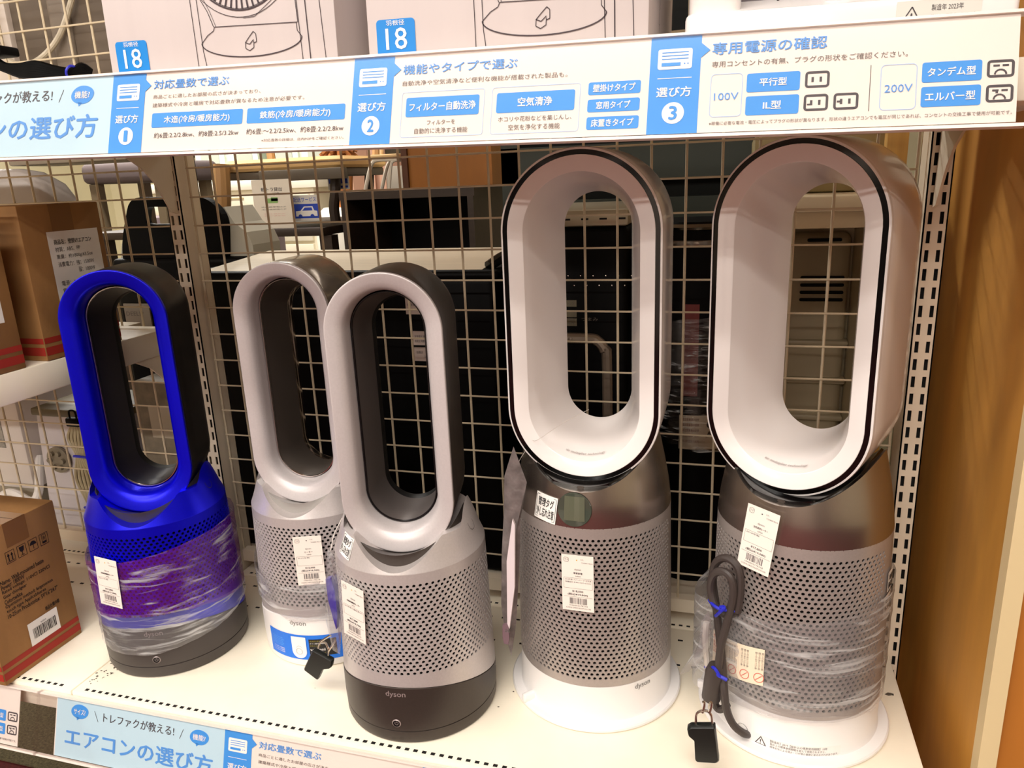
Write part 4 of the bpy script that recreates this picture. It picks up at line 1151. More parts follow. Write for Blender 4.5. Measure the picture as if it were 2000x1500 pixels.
# white appliance at the top right
p = thing('space_heater', 'white appliance with a grey recess and warning label at the top right corner', 'appliance', (0, 0, 0), rot=TILT)
zt = .8425
mb = MB(); mb.rbox(.890, 1.170, -.355, -.12, zt, zt + .056, .006, 3); body = mb.build('plinth', white_gloss, p)
for a, b in ((.892, .940), (1.140, 1.170)):
    mb = MB(); mb.rbox(a, b, -.345, -.12, zt + .036, zt + .30, .010, 3); mb.build('side_frame', white_gloss, p)
mb = MB(); mb.box(.935, 1.145, -.27, -.262, zt + .05, zt + .30); mb.build('recess_panel', mat('recess_grey', (112, 102, 106), .5), p)
mb = MB(); a_, b_ = zt + .0555, zt + .0800
mb.add([(.930, -.350, a_), (1.150, -.350, a_), (1.150, -.262, b_), (.930, -.262, b_), (.930, -.350, zt + .05), (1.150, -.350, zt + .05), (1.150, -.262, zt + .05), (.930, -.262, zt + .05)],
                  [(0, 1, 2, 3), (0, 4, 5, 1), (1, 5, 6, 2), (3, 2, 6, 7), (0, 3, 7, 4), (4, 7, 6, 5)]); mb.build('sloped_sill', white_satin, p, smooth=0)
mb = MB(); mb.lathe([(.012, 0), (.012, .012), (.006, .014), (.006, .024), (.0, .025)], 20, tf=lambda v: Vector((1.028, -.315, zt + .062)) + v); mb.build('pink_knob', mat('knob_pink', (222, 204, 206), .3), p)
mb = MB()
for x in (.975, .988, 1.0): mb.tube([(x, -.285, zt + .072), (x + .004, -.275, zt + .10), (x + .012, -.272, zt + .12)], .0012, 5)
mb.build('guard_wire', black_plastic, p)
mb = MB(); F = lambda u, v, l=0: (u, -.3553 - l, zt + v)
mb.rect(1.073, .027, 1.140, .052, F, 0, .0002)
mb.line([(1.076, .031), (1.0855, .047), (1.095, .031), (1.076, .031)], .0010, F, 1, .0005); mb.text('!', (1.0848, .035, 1.0862, .042), F, 1, .01, .0005)
mb.text('製造年 2023年', (1.101, .043, 1.126, .048), F, 1, 0, .0005); mb.text('設計上の標準使用期間 10年', (1.101, .035, 1.137, .040), F, 1, 0, .0005)
mb.build('warning_label', [mat('label_glass', (222, 218, 210), .3), dark_print], body, smooth=0)

# black cable bundle on the upper left shelf
p = thing('cable_bundle', 'coiled black cable with blue ties lying on the upper shelf at left', 'cable', (0, 0, 0))
mb = MB()
P0 = lambda x, y, d=-.30: at(x, y, 1, d)
for k in range(7):
    j = (k - 2) * 1.5
    mb.tube([P0(-20, 112 + j * 2), P0(10, 130 + j), P0(40, 135 + j * 2), P0(70, 133 + j * 3), P0(110, 140 + j * 2, -.29), P0(140, 141 + j, -.28), P0(160, 134 + j * 2, -.27), P0(178, 142 + j, -.26)], .0040, 7)
mb.build('cable', black_plastic, p)
for x, y in ((62, 138), (140, 141)):
    mb = MB()
    c = P0(x, y, -.292 if x < 100 else -.282)
    mb.tube([c + Vector((.003 * math.sin(a), .009 * math.cos(a), .0075 * math.sin(a))) for a in [2 * PI * k / 10 for k in range(10)]], .0016, 6, closed=True)
    mb.build('tie', tie_blue, p)
p = thing('white_tray', 'white tray under the black cable at the upper left', 'tray', (0, 0, 0), rot=TILT)
mb = MB(); mb.rbox(-.50, .12, -.385, -.20, .8425, .857, .006, 3); mb.build('tray_body', white_satin, p)
mb = MB(); c = at(2, 100, 1, -.30); mb.rbox(c.x - .05, c.x + .010, -.31, -.28, c.z - .006, c.z + .006, .003, 2)
mb.tube([(c.x - .03, -.295, c.z - .004), (c.x - .035, -.295, .858)], .004, 8, smooth=False)
tag(mb.build('black_tool', black_plastic), 'short black rounded tool end at the upper left edge', 'tool')

# ---------------------------------------------------------------- behind the mesh, on the rear shelves
grey_white = mat('grey_white_plastic', (176, 168, 164), .4)
# pale rounded appliance top left
p = thing('air_purifier', 'pale grey rounded appliance behind the mesh above the upright cartons', 'appliance', (-.480, .105, .461))
mb = MB()
sec = []
for z, e in ((0, 0), (.22, 0), (.262, .004), (.30, .03), (.325, .075), (.333, .12)):
    sec.append([(x, y, z) for x, y in rrect(-.145 + e * .9, -.055 + e * .25, .145 - e * .9, .04 - e * .2, .02)])
mb.loft(sec, cap=True); mb.build('housing', grey_white, p)
mb = MB(); mb.box(-.06, -.03, -.0562, -.055, .222, .232); mb.build('rear_slot', mat('slot_grey', (96, 90, 86), .6), p, smooth=0)
# grey panelled fridge at top left
p = thing('glass_panel_case', 'white framed grey panel with a white hose behind the mesh at the top left', 'appliance', (-.27, .12, .80))
mb = MB(); mb.box(-.14, .14, .0, .03, .065, .60); mb.build('grey_panel', mat('panel_taupe', (100, 88, 76), .35, noise=(12, .15)), p)
mb = MB(); mb.rbox(-.16, -.138, -.012, .05, .035, .60, .004); mb.rbox(.138, .16, -.012, .05, .035, .60, .004); mb.rbox(-.16, .16, -.012, .05, .035, .067, .004)
mb.rbox(-.26, -.16, .0, .05, .035, .60, .004); mb.build('frame', mat('frame_white', (208, 196, 186), .4), p)
mb = MB(); mb.rbox(-.20, .16, -.02, .10, 0, .036, .004); mb.build('foot_plate', mat('foot_taupe', (150, 138, 120), .5), p)
mb = MB(); mb.tube([(-.17, -.02, .30), (-.15, -.03, .22), (-.11, -.035, .185), (-.06, -.03, .19), (-.01, -.02, .23), (.03, -.01, .30)], .0055, 10); mb.build('hose', mat('hose_beige', (196, 184, 162), .4), p)
mb = MB(); mb.rbox(-.045, .005, -.010, .01, .11, .45, .012, 3); mb.build('panel_grip', mat('grip_taupe', (122, 110, 98), .4), p)
# black hooded machine with handle
p = thing('handled_machine', 'white machine with a black handle plate, behind the left post', 'appliance', (0, .31, 0))
Yh = .31
Pm = lambda x, y: (at(x, y, 1, Yh).x, at(x, y, 1, Yh).z)
O = roundpoly2([Pm(238, 470), Pm(252, 386), Pm(402, 384), Pm(438, 420), Pm(440, 520), Pm(240, 520)], .03)
hole = roundpoly2([Pm(283, 438), Pm(285, 404), Pm(345, 404), Pm(347, 438)], .012)
mb = MB(); tri = ring_fill(O, hole)
for y in (0, .02):
    n = len(O); vs = [(a, y, b) for a, b in O + hole]; mb.add(vs, tri if y == 0 else [tuple(reversed(f)) for f in tri])
mb.loft([[(a, y, b) for a, b in O] for y in (0, .02)]); mb.loft([[(a, y, b) for a, b in reversed(hole)] for y in (0, .02)])
mb.build('handle_plate', black_plastic, p, smooth=0)
mb = MB(); pf = [Pm(222, 520), Pm(224, 478), Pm(250, 455), Pm(300, 442), Pm(425, 405), Pm(446, 437), Pm(470, 455), Pm(482, 480), Pm(487, 520)]
mb.prism(pf, lambda a, b: (a, .022, b), lambda a, b: (a, .13, b)); mb.build('white_hood', mat('housing_pale', (206, 204, 190), .3), p, smooth=0)
mb = MB(); a, b = Pm(222, 505), Pm(487, 505); mb.rbox(a[0], b[0], -.012, .135, -.0015, a[1], .012, 3); mb.build('housing', black_plastic, p)
mb = MB(); q = at(262, 612, 1, .055)
q = at(262, 622, 1, .29); mb.box(q.x - .028, q.x + .045, -.0165, -.0125, q.z - .035, q.z + .035); r_ = mb.build('rating_plate', mat('plate_grey', (150, 140, 128), .5), p)
mb = MB(); mb.text('DEELIP', (-.028, 0, .022, .010), lambda u, v, l=0: (q.x + u + .005, -.0169, q.z + .006 + v), 0, 0, 0); mb.build('plate_lettering', grey_print, r_, smooth=0)
# big black oven with white top
p = thing('black_oven', 'wide black oven with a cream top seen through the mesh, behind the middle fans', 'appliance', (.262, .26, 0))
mb = MB(); mb.rbox(-.325, .300, -.17, .03, -.0015, .572, .012, 3); mb.rbox(-.335, .310, -.175, .035, .566, .584, .008, 3); mb.build('housing', black_plastic, p)
mb = MB(); mb.add([(-.30, -.165, .5845), (.278, -.165, .5845), (.278, .03, .604), (-.275, .03, .604), (-.30, .034, .5845), (.278, .034, .5845)], [(0, 1, 2, 3), (1, 5, 2), (3, 4, 0), (2, 5, 4, 3), (0, 4, 5, 1)])
mb.build('cream_top', mat('top_cream', (226, 214, 190), .35, noise=(20, .06, (.4, 6, 1))), p, smooth=0)
mb = MB(); mb.tube([(.285, -.15, .588), (.30, -.12, .60), (.305, -.05, .604)], .010, 8); mb.build('corner_hinge', mat('hinge_black', (26, 24, 24), .25), p)
mb = MB()
for x, z, w, h in ((.130, .505, .034, .075), (.140, .448, .034, .026), (.140, .418, .034, .026)): mb.box(x, x + w, -.1706, -.1700, z, z + h, 0)
for k, (x, z, w) in enumerate(((.133, .56, .025), (.133, .548, .028), (.133, .534, .022), (.133, .52, .026), (.143, .462, .028), (.143, .453, .026), (.145, .432, .012), (.160, .424, .012))):
    mb.text('定格電圧消費電力製造番号'[k % 4:k % 4 + 7], (x, z, x + w, z + .005), lambda u, v, l=0: (u, -.1709, v), 1, 0, 0)
mb.build('rating_sticker', [mat('sticker_pink', (196, 176, 166), .5), dark_print], p, smooth=0)
mb = MB(); mb.rbox(-.235, -.190, -.1745, -.1702, .25, .42, .003); mb.build('shipping_label', mat('ship_grey', (150, 144, 140), .35, noise=(300, .7)), p)
# second black oven seen through the tall fan with display
p = thing('microwave_oven', 'black microwave oven with a silver rim seen through the fan with the display', 'appliance', (.745, .24, 0))
mb = MB(); mb.rbox(-.112, .050, -.16, .15, -.0015, .655, .010, 3); mb.build('housing', black_plastic, p)
mb = MB(); mb.rbox(-.114, .052, -.165, .155, .655, .682, .006, 2)
mb.build('top_plate', mat('plate_taupe', (176, 164, 140), .3, .3), p)
mb = MB()
for k in range(5): mb.box(-.055 + .030 * k, -.043 + .030 * k, -.1655, -.1648, .6655, .6685)
mb.build('vent_slot', slot_dark, p, smooth=0)
mb = MB()
for i in range(7):
    for j in range(2): mb.lathe([(.0018, 0), (.0012, .002), (0, .0024)], 8, tf=lambda v, i=i, j=j: Vector((-.07 + i * .021 + .01 * (j % 2), -.1602, .575 - j * .016)) + Vector((v.x, -v.z, v.y)))
mb.build('vent_stud', mat('stud_steel', (190, 180, 170), .2, 1.0), p)
mb = MB(); mb.tube([(-.12, -.166, .470), (-.02, -.166, .470), (.0, -.166, .466), (.012, -.166, .450), (.016, -.166, .42), (.016, -.166, .10)], .009, 10); mb.lathe([(.004, 0), (0, .002)], 12, tf=lambda v: Vector((-.045, -.176, .470)) + Vector((v.x, -v.z, v.y)))
mb.build('silver_bar', mat('bar_taupe', (140, 126, 112), .35, .5), p)
mb = MB()
for x, z, w, h in ((-.062, .523, .026, .011), (-.062, .505, .026, .011), (-.062, .490, .026, .013)): mb.box(x, x + w, -.1606, -.1601, z, z + h)
mb.build('rating_sticker', mat('sticker_olive', (120, 112, 90), .5), p, smooth=0)
mb = MB(); F = lambda u, v, l=0: (u, -.1609, v)
mb.text('AC100V', (-.061, .499, -.039, .504), F, 0); mb.text('1.14kW', (-.058, .4925, -.040, .4975), F, 0); mb.text('電子レンジ', (-.061, .526, -.040, .532), F, 0); mb.text('つまみ', (-.028, .499, .0, .505), F, 0)
mb.build('sticker_lettering', mat('ink_pale', (96, 88, 78), .6), p, smooth=0)
# round black cooker
p = thing('black_cooker', 'round black cooker wrapped in film seen between the two tall fans', 'appliance', (.898, .22, 0))
mb = MB(); mb.lathe([(.0, -.0015), (.085, -.0015), (.092, .05), (.092, .60), (.088, .640), (.078, .654), (.0, .658)], 48); mb.build('housing', black_plastic, p)
mb = MB(); mb.lathe([(.093, .615), (.0945, .620), (.093, .625)], 48, close=True); mb.lathe([(.089, .642), (.0915, .646), (.086, .651)], 48, close=True); mb.build('lid_rim', mat('rim_steel', (120, 112, 104), .2, 1.0), p)
mb = MB(); F = on_cyl(.0925, math.radians(5), 0)
mb.rect(-.022, .36, .002, .52, F, 0, .0004, nu=3); mb.rect(-.028, .262, .040, .325, F, 1, .0004, nu=6)
for k in range(5): mb.text('取扱注意事項の説明', (-.026, .315 - k * .010, .006, .320 - k * .010), F, 0, 0, .0008)
mb.poly([(.018, .285), (.030, .285), (.024, .297)], F, 2, .0008); mb.poly([(.024 + .005 * math.cos(2 * PI * k / 16), .308 + .006 * math.sin(2 * PI * k / 16)) for k in range(16)], F, 2, .0008)
mb.build('warning_label', [mat('label_wine', (110, 40, 36), .6), mat('label_dim', (190, 170, 145), .6), black_print], p, smooth=0)
film('shiny crumpled film around the black cooker between the tall fans', (.898, .22), .0945, .26, .50, clear_mat('film_shiny', (.9, .9, .9), .10, .10, ((25, 25, 160), .56, .74, .6), 0.0), seed=11)
# fridge liner
p = thing('open_fridge', 'beige open refrigerator interior seen through the far right fan', 'refrigerator', (1.085, .30, 0))
fr_m = mat('liner_beige', (214, 198, 166), .4)
mb = MB()
mb.box(-.085, .11, .10, .12, .01, .66); mb.box(-.085, -.06, -.16, .12, .01, .66); mb.box(.09, .11, -.16, .12, .01, .66); mb.box(-.085, .11, -.16, .12, .64, .665); mb.box(-.085, .11, -.16, .12, .0, .02)
mb.build('liner', fr_m, p)
mb = MB(); mb.rbox(-.052, .085, .072, .10, .05, .615, .018, 4); 
for k in range(5): mb.rbox(-.060, .090, .060, .102, .10 + k * .075, .112 + k * .075, .005, 2)
mb.build('liner_back', mat('liner_dim', (200, 184, 152), .45), p)
mb = MB()
for k in range(4): mb.rbox(-.002, .075, .066, .0735, .486 + k * .014, .492 + k * .014, .0025, 2)
mb.rbox(.006, .066, .066, .0735, .598, .604, .0025, 2)
mb.build('vent_slot', slot_dark, p)
mb = MB(); mb.rbox(-.09, .115, -.17, .13, .665, .690, .004); mb.build('top_edge', mat('edge_pale', (226, 216, 190), .3), p)
mb = MB(); mb.rbox(-.10, .118, -.05, .12, .6905, .790, .01); tag(mb.build('olive_case', mat('case_olive', (150, 134, 92), .5)), 'olive beige case on top of the open refrigerator', 'case')
bpy.data.objects['olive_case'].location = (1.085, .30, 0)
mb = MB(); mb.box(1.168, 1.196, .10, .125, -.002, .95); tag(mb.build('wooden_plank', mat('plank_pine', (206, 160, 84), .5, noise=(9, .15, (8, 8, .4)))), 'pale pine plank standing behind the mesh at the upper right', 'plank')

# left bottom: white air conditioner units and bundled cord
p = thing('air_conditioner', 'white boxy unit with a grey side label behind the mesh at the far left', 'appliance', (-.66, .16, 0))
mb = MB(); mb.rbox(-.16, .10, -.09, .10, .09, .36, .008); mb.build('housing', mat('unit_white', (222, 214, 210), .4), p)
mb = MB(); mb.box(-.06, .045, -.0915, -.0900, .19, .285); mb.build('side_label', mat('label_ash', (150, 146, 140), .5, noise=(200, .3)), p)
mb = MB(); mb.tube([(.10, -.06, .16), (.118, -.085, .13), (.122, -.10, .09), (.10, -.105, .07), (.05, -.11, .09), (-.02, -.11, .05), (-.06, -.10, .012)], .009, 10); mb.build('hose', white_satin, p)
mb = MB(); mb.rbox(-.15, .09, -.08, .09, -.0015, .092, .004); mb.build('stand', mat('stand_ash', (150, 140, 124), .5), p)
p = thing('white_appliance', 'white wrapped appliance with a round knob and bundled cord behind the mesh at lower left', 'appliance', (-.40, .14, 0))
mb = MB(); mb.loft([[(x, y, z) for x, y in rrect(-.125 + e, -.08 + e * .3, .135 - e, .09, .02)] for z, e in ((0.0, .0), (.05, .0), (.25, .012), (.275, .014))], cap=True); mb.build('housing', mat('shell_lilac', (204, 198, 204), .4), p)
mb = MB(); mb.rbox(-.112, .125, -.078, .09, .275, .292, .004); mb.build('olive_lid', mat('lid_olive', (96, 86, 62), .5), p)
mb = MB(); c0 = Vector((-.052, -.0815, .178))
mb.lathe([(.030, 0), (.030, .006), (.024, .008), (.0, .008)], 28, tf=lambda v: c0 + Vector((v.x, -v.z, v.y)))
for k in range(6):
    a = 2 * PI * k / 6; mb.lathe([(.006, .008), (.005, .014), (0, .014)], 12, tf=lambda v, a=a: c0 + Vector((v.x + .018 * math.cos(a), -v.z, v.y + .018 * math.sin(a))))
mb.build('knob', mat('knob_taupe', (128, 118, 100), .4), p)
mb = MB()
for k in range(6):
    d = (k - 2.5) * .006
    mb.tube([(.022 + d * .6, -.086, .268), (.020 + d * 1.6, -.092, .235), (.022 + d * .7, -.094, .195), (.024 + d * 1.8, -.094, .14), (.026 + d * .7, -.093, .075), (.028 + d * 2.2, -.092, .035), (.030 + d * .5, -.090, .022)], .0036, 7)
mb.build('bundled_cord', mat('cord_ivory', (182, 168, 136), .45), p)
mb = MB(); mb.rbox(.004, .038, -.100, -.084, .262, .282, .004); mb.tube([(.012, -.093, .282), (.014, -.093, .296), (.028, -.093, .296), (.030, -.093, .282)], .002, 6); mb.build('plug', black_plastic, p)
for z in (.195, .075):
    mb = MB(); mb.tube([(.008, -.098, z), (.022, -.102, z + .002), (.042, -.099, z)], .003, 6); mb.tube([(.040, -.099, z), (.048, -.100, z - .006)], .002, 6)
    mb.build('tie', tie_blue, p)
# things seen through the blue fan, under the raised shelf
p = thing('grey_folder_box', 'grey cardboard package with a pale label seen through the blue fan', 'box', (-.16, .09, 0))
mb = MB(); mb.rbox(-.075, .07, -.02, .10, -.0015, .36, .004); mb.build('body', mat('pack_taupe', (120, 110, 94), .55, noise=(40, .25)), p)
mb = MB(); mb.box(-.04, .02, -.0208, -.0201, .24, .31); mb.build('label', mat('pack_label', (178, 168, 150), .5), p)
p = thing('black_padlock_case', 'black case with a steel ring seen at the bottom of the blue fan opening', 'case', (-.055, .075, 0))
mb = MB(); mb.rbox(-.045, -.012, -.03, .012, -.0015, .23, .010, 3); mb.build('body', black_plastic, p)
mb = MB(); mb.tube([(-.040, -.01, .228), (-.038, -.01, .245), (-.029, -.01, .252), (-.020, -.01, .245), (-.018, -.01, .228)], .0022, 7); mb.build('ring', steel_pin, p)
p = thing('dark_machine', 'dark wrapped machine beside the black oven, seen low between the silver fans', 'appliance', (.63, .22, 0))
mb = MB(); mb.rbox(-.040, -.005, -.10, .12, -.0015, .30, .012, 4); mb.build('body', mat('machine_black', (14, 12, 12), .4), p)
mb = MB(); mb.rbox(-.030, -.010, -.104, -.099, .18, .235, .002); mb.build('pale_plate', mat('plate_sand', (160, 146, 110), .5), p)

# ---------------------------------------------------------------- furniture beyond
green_d = mat('cabinet_green', (44, 50, 42), .45)
dark_wood = mat('dark_wood', (52, 38, 28), .5, noise=(8, .2, (.6, 6, 6)))
ox_wood = mat('brown_wood', (158, 96, 24), .45, noise=(5, .25, (1, 1, .3)))
oak = mat('oak_wood', (176, 134, 84), .5, noise=(8, .12, (6, 6, .5)))
def px_box(name, mb, x0, y0, x1, y1, Y, depth, M, parent=None, r=0.0):
    a = at(x0, y1, 1, Y); b = at(x1, y0, 1, Y)
    if r: mb.rbox(a.x, b.x, Y, Y + depth, a.z, b.z, r)
    else: mb.box(a.x, b.x, Y, Y + depth, a.z, b.z)
    return mb
# dark green cabinet, right centre
p = thing('green_cabinet', 'dark green glazed cabinet seen through the mesh above the tall fans', 'cabinet', (.74, .62, FZ))
mb = MB(); mb.box(-.30, .38, .0, .42, .0, 1.72); mb.build('carcass', mat('carcass_dark', (10, 12, 9), .6, 0, .15), p)
mb = MB()
for (a, b, c, d) in ((-.31, -.27, 1.30, 1.74), (.34, .39, 1.25, 1.74), (-.31, .39, 1.22, 1.30), (-.31, .39, 1.34, 1.42)): mb.box(a, b, -.02, .0, c, d)
mb.build('door_frame', green_d, p)
mb = MB(); mb.rbox(-.35, -.20, -.05, .02, 1.165, 1.185, .003); mb.rbox(-.34, -.20, -.045, .02, 1.125, 1.165, .003); mb.rbox(-.35, -.20, -.05, .02, 1.112, 1.127, .003); mb.build('cornice', mat('cornice_white', (196, 188, 178), .4), p)
# dark sideboard with black interior
p = thing('dark_sideboard', 'dark brown open sideboard beyond the mesh, above the black oven', 'sideboard', (-.17, 1.40, FZ))
mb = MB(); zt = .706 - FZ
mb.box(-.27, .255, 0, .42, zt - .028, zt); mb.box(-.265, -.24, 0, .42, 0, zt - .028); mb.box(.228, .250, 0, .42, 0, zt - .028); mb.box(-.265, .25, .40, .42, 0, zt - .028); mb.box(-.24, .228, 0, .40, .70, .72)
mb.build('carcass', dark_wood, p)
mb = MB(); mb.box(-.239, .227, .36, .395, .725, zt - .03); mb.build('inner_back', black_matt, p)
p = thing('brown_cabinet', 'reddish brown wooden cabinet standing on the dark sideboard', 'cabinet', (-.03, 1.46, .7062))
mb = MB(); mb.box(-.155, .165, 0, .30, 0, .62); mb.build('carcass', ox_wood, p)
mb = MB(); mb.box(-.172, -.150, -.012, .30, 0, .62); mb.build('side_stile', mat('stile_brown', (84, 42, 10), .5), p)
# white chair with tubular legs
p = thing('tube_chair', 'white steel tube chair with a black and cream back beside the brown cabinet', 'chair', (-.275, 1.46, .7075))
for dy in (0, .14):
    mb = MB()
    mb.tube([(-.085, dy, .004), (-.062, dy, .07), (-.045, dy, .10), (-.02, dy, .108), (.05, dy, .106)], .0075, 8); mb.tube([(.012, dy, .004), (.025, dy, .08), (.035, dy, .10), (.055, dy, .105)], .006, 8)
    mb.build('leg_frame', mat('tube_white', (232, 222, 204), .25), p)
mb = MB(); mb.rbox(-.05, .055, -.01, .17, .112, .126, .004); mb.build('seat', mat('seat_cream', (226, 190, 136), .5), p)
mb = MB(); mb.rbox(-.045, .045, .10, .12, .126, .24, .01, 3); mb.build('back_pad', mat('pad_slate', (52, 50, 46), .6), p)
mb = MB(); mb.tube([(-.055, .10, .126), (-.052, .10, .19), (-.060, .10, .26)], .008, 8); mb.tube([(.052, .10, .126), (.050, .10, .26)], .008, 8); mb.build('back_post', mat('post_cream', (236, 206, 160), .4), p)
for i, (x0, x1, h, lab) in enumerate(((-.385, -.315, .09, 'white paper box on the sideboard, left of the tube chair'), (-.285, -.225, .16, 'tall white box under the tube chair on the sideboard'))):
    mb = MB(); mb.box(x0, x1, 1.70, 1.80, .7062, .7062 + h); tag(mb.build('white_box', mat('paper_white', (246, 238, 222), .6)), lab, 'box')
# display table with cream cushioned chair, papers and posters
p = thing('low_table', 'dark wooden table far behind the mesh carrying the chairs', 'table', (-.95, 1.40, FZ))
mb = MB(); zt = .585 - FZ; mb.rbox(-.62, .46, -.05, .75, zt - .03, zt, .004); mb.build('tabletop', dark_wood, p)
for sx, sy in ((-.6, -.03), (.43, -.03), (-.6, .72), (.43, .72)):
    mb = MB(); mb.box(sx, sx + .05, sy, sy + .05, 0, zt - .03); mb.build('leg', dark_wood, p)
p = thing('cushioned_chair', 'wooden chair with a cream cushion seen upper left through the mesh', 'chair', (-.70, 1.42, .590))
mb = MB(); mb.loft([[(x, y, z) for x, y in rrect(-.235 + e, -.02 + e, .285 - e, .38 - e, .04)] for z, e in ((.205, .01), (.215, .0), (.235, .0), (.247, .012))], cap=True); mb.build('cushion', mat('cushion_cream', (222, 184, 124), .7, bump=(30, .3)), p)
mb = MB(); mb.rbox(-.06, .285, -.03, .02, .165, .205, .004); mb.rbox(-.22, .27, 0, .36, .175, .205, .006); mb.build('seat_rail', mat('rail_grey', (96, 86, 72), .5), p)
for sx, sy, c in ((-.20, -.05, 0), (.22, .05, 1), (-.20, .33, 0), (.22, .33, 1)):
    mb = MB(); mb.tube([(sx, sy, .205 + (.03 if not c else 0)), (sx - .005, sy - .01, .12), (sx - .02, sy - .005, .06), (sx - (.03 if not c else .02), sy, .002)], [.030, .030, .026, .022] if not c else .020, 10)
    mb.build('leg', oak if not c else dark_wood, p)
mb = MB(); mb.tube([(-.235, .34, .205), (-.26, .37, .32), (-.30, .40, .50)], .018, 8); mb.tube([(.245, .34, .205), (.245, .37, .32), (.25, .40, .50)], .018, 8); mb.rbox(-.24, .24, .37, .40, .36, .46, .01); mb.build('back_frame', oak, p)
def sheet(name, label, x0, y0, x1, y1, Y, M, prints, th=.004):
    a = at(x0, y1, 1, Y); b = at(x1, y0, 1, Y); w, h = b.x - a.x, b.z - a.z
    p = thing(name, label, 'sign', (a.x, Y, a.z))
    mb = MB(); mb.box(0, w, 0, th, 0, h); c = mb.build('paper', M, p, smooth=0)
    mb = MB(); F = lambda u, v, l=0: (u * w, -.0006 - l, v * h)
    prints(mb, F)
    mb.build('printing', [dark_print, mat('leaf_green', (150, 196, 120), .6), mat('pink_ink', (236, 170, 166), .6), mat('royal_blue', (40, 74, 190), .6), white_print], c, smooth=0)
    return p
def pr1(mb, F):
    mb.text('軽トラ貸出', (.24, .76, .80, .84), F, 0, .006); mb.text('サービス', (.34, .68, .72, .74), F, 0, .006)
    mb.rect(.36, .52, .66, .62, F, 1, 0, .02); mb.rect(.48, .56, .66, .64, F, 1, 0, .01)
    for v in (.43, .38): mb.text('お買上げのお客様に無料で貸出いたします', (.20, v, .86, v + .025), F, 0)
    for v in (.29, .25): mb.text('受付カウンターへお申し付けください', (.26, v, .82, v + .022), F, 2)
sheet('paper_sign', 'white paper sign with a small green truck drawing far behind the mesh', 502, 349, 563, 447, 1.375, mat('paper_white', (246, 238, 222), .6), pr1)
def pr2(mb, F):
    mb.rect(.05, .10, .95, .66, F, 3); mb.text('配送サービス', (.10, .74, .90, .92), F, 3)
    mb.poly([(.15, .18), (.15, .38), (.32, .40), (.45, .56), (.75, .56), (.80, .40), (.90, .38), (.90, .18)], F, 4, .0004); mb.poly([(.38, .40), (.48, .52), (.72, .52), (.74, .40)], F, 3, .0008)
    for u in (.30, .72): mb.poly([(u + .07 * math.cos(2 * PI * k / 16), .18 + .08 * math.sin(2 * PI * k / 16)) for k in range(16)], F, 3, .0008)
sheet('blue_poster', 'blue and white car poster beside the white paper sign', 572, 380, 622, 432, 1.43, mat('poster_grey', (226, 222, 214), .6), pr2)
def pr3(mb, F):
    mb.rect(.05, .45, .95, .95, F, 3); mb.text('サービス', (.10, .62, .60, .82), F, 4, .01, .0004); mb.rect(.60, .12, .95, .28, F, 3)
sheet('blue_card', 'small blue and white service card on the sideboard edge', 642, 343, 680, 371, 1.50, mat('poster_grey', (226, 222, 214), .6), pr3)
# grey upholstered stool, white block, distant shelving
p = thing('grey_stool', 'grey padded stool with brown legs seen behind the left post', 'stool', (-1.80, 2.0, FZ))
zs = .80 - FZ
mb = MB(); mb.rbox(-.22, .26, -.18, .22, zs - .02, zs + .075, .03, 4); mb.build('seat', mat('seat_mauve', (104, 92, 92), .8), p)
for sx in (-.17, .20):
    for sy in (-.14, .17):
        mb = MB(); mb.box(sx - .022, sx + .022, sy - .022, sy + .022, 0, zs - .02); mb.build('leg', mat('leg_taupe', (110, 96, 74), .5), p)
mb = MB(); mb.rbox(-2.3, -1.52, 2.35, 2.70, FZ + .004, .60, .01); tag(mb.build('mauve_sofa', mat('sofa_mauve', (128, 112, 116), .8)), 'mauve upholstered block below the grey stool far behind', 'sofa')
p = thing('white_drawer_unit', 'cream white drawer unit standing far behind at the upper left', 'drawers', (-2.3, 3.2, FZ))
mb = MB(); mb.box(-.55, .70, 0, .45, 0, 1.34); mb.build('carcass', mat('unit_cream', (246, 238, 214), .5), p)
mb = MB(); mb.rbox(-.58, .74, -.03, .46, 1.34, 1.40, .006); mb.build('top', mat('unit_top', (250, 244, 226), .4), p)
for k in range(3):
    mb = MB(); mb.rbox(-.52, .67, -.02, .0, .85 + k * .16, .99 + k * .16, .004); d = mb.build('drawer', mat('unit_cream', (246, 238, 214), .5), p)
    mb = MB(); mb.box(-.10, .20, -.03, -.02, .965 + k * .16, .975 + k * .16); mb.build('handle', mat('handle_sand', (196, 176, 130), .4), d)
mb = MB(); 
for k in range(26): 
    a = 2 * PI * k / 26 * 2.7; mb.tube([(-1.30, 3.02, .86), (-1.30 + .05 * math.cos(a), 3.02 + .05 * math.sin(a), .90 + .002 * k), (-1.30 + .11 * math.cos(a), 3.02 + .11 * math.sin(a), .84 + .004 * k)], .012, 5)
mb.lathe([(.05, .60), (.07, .78), (.06, .86), (0, .86)], 16, c=(-1.30, 3.02))
tag(mb.build('dried_bouquet', mat('bouquet_rust', (176, 108, 52), .8)), 'rust brown dried bouquet behind the left post', 'bouquet')
mb = MB(); mb.lathe([(.0, FZ + .004), (.16, FZ + .004), (.18, .55), (.12, .60), (0, .60)], 20, c=(-1.30, 3.02)); tag(mb.build('white_pedestal', mat('paper_white', (246, 238, 222), .6)), 'round white pedestal under the dried bouquet', 'pedestal')
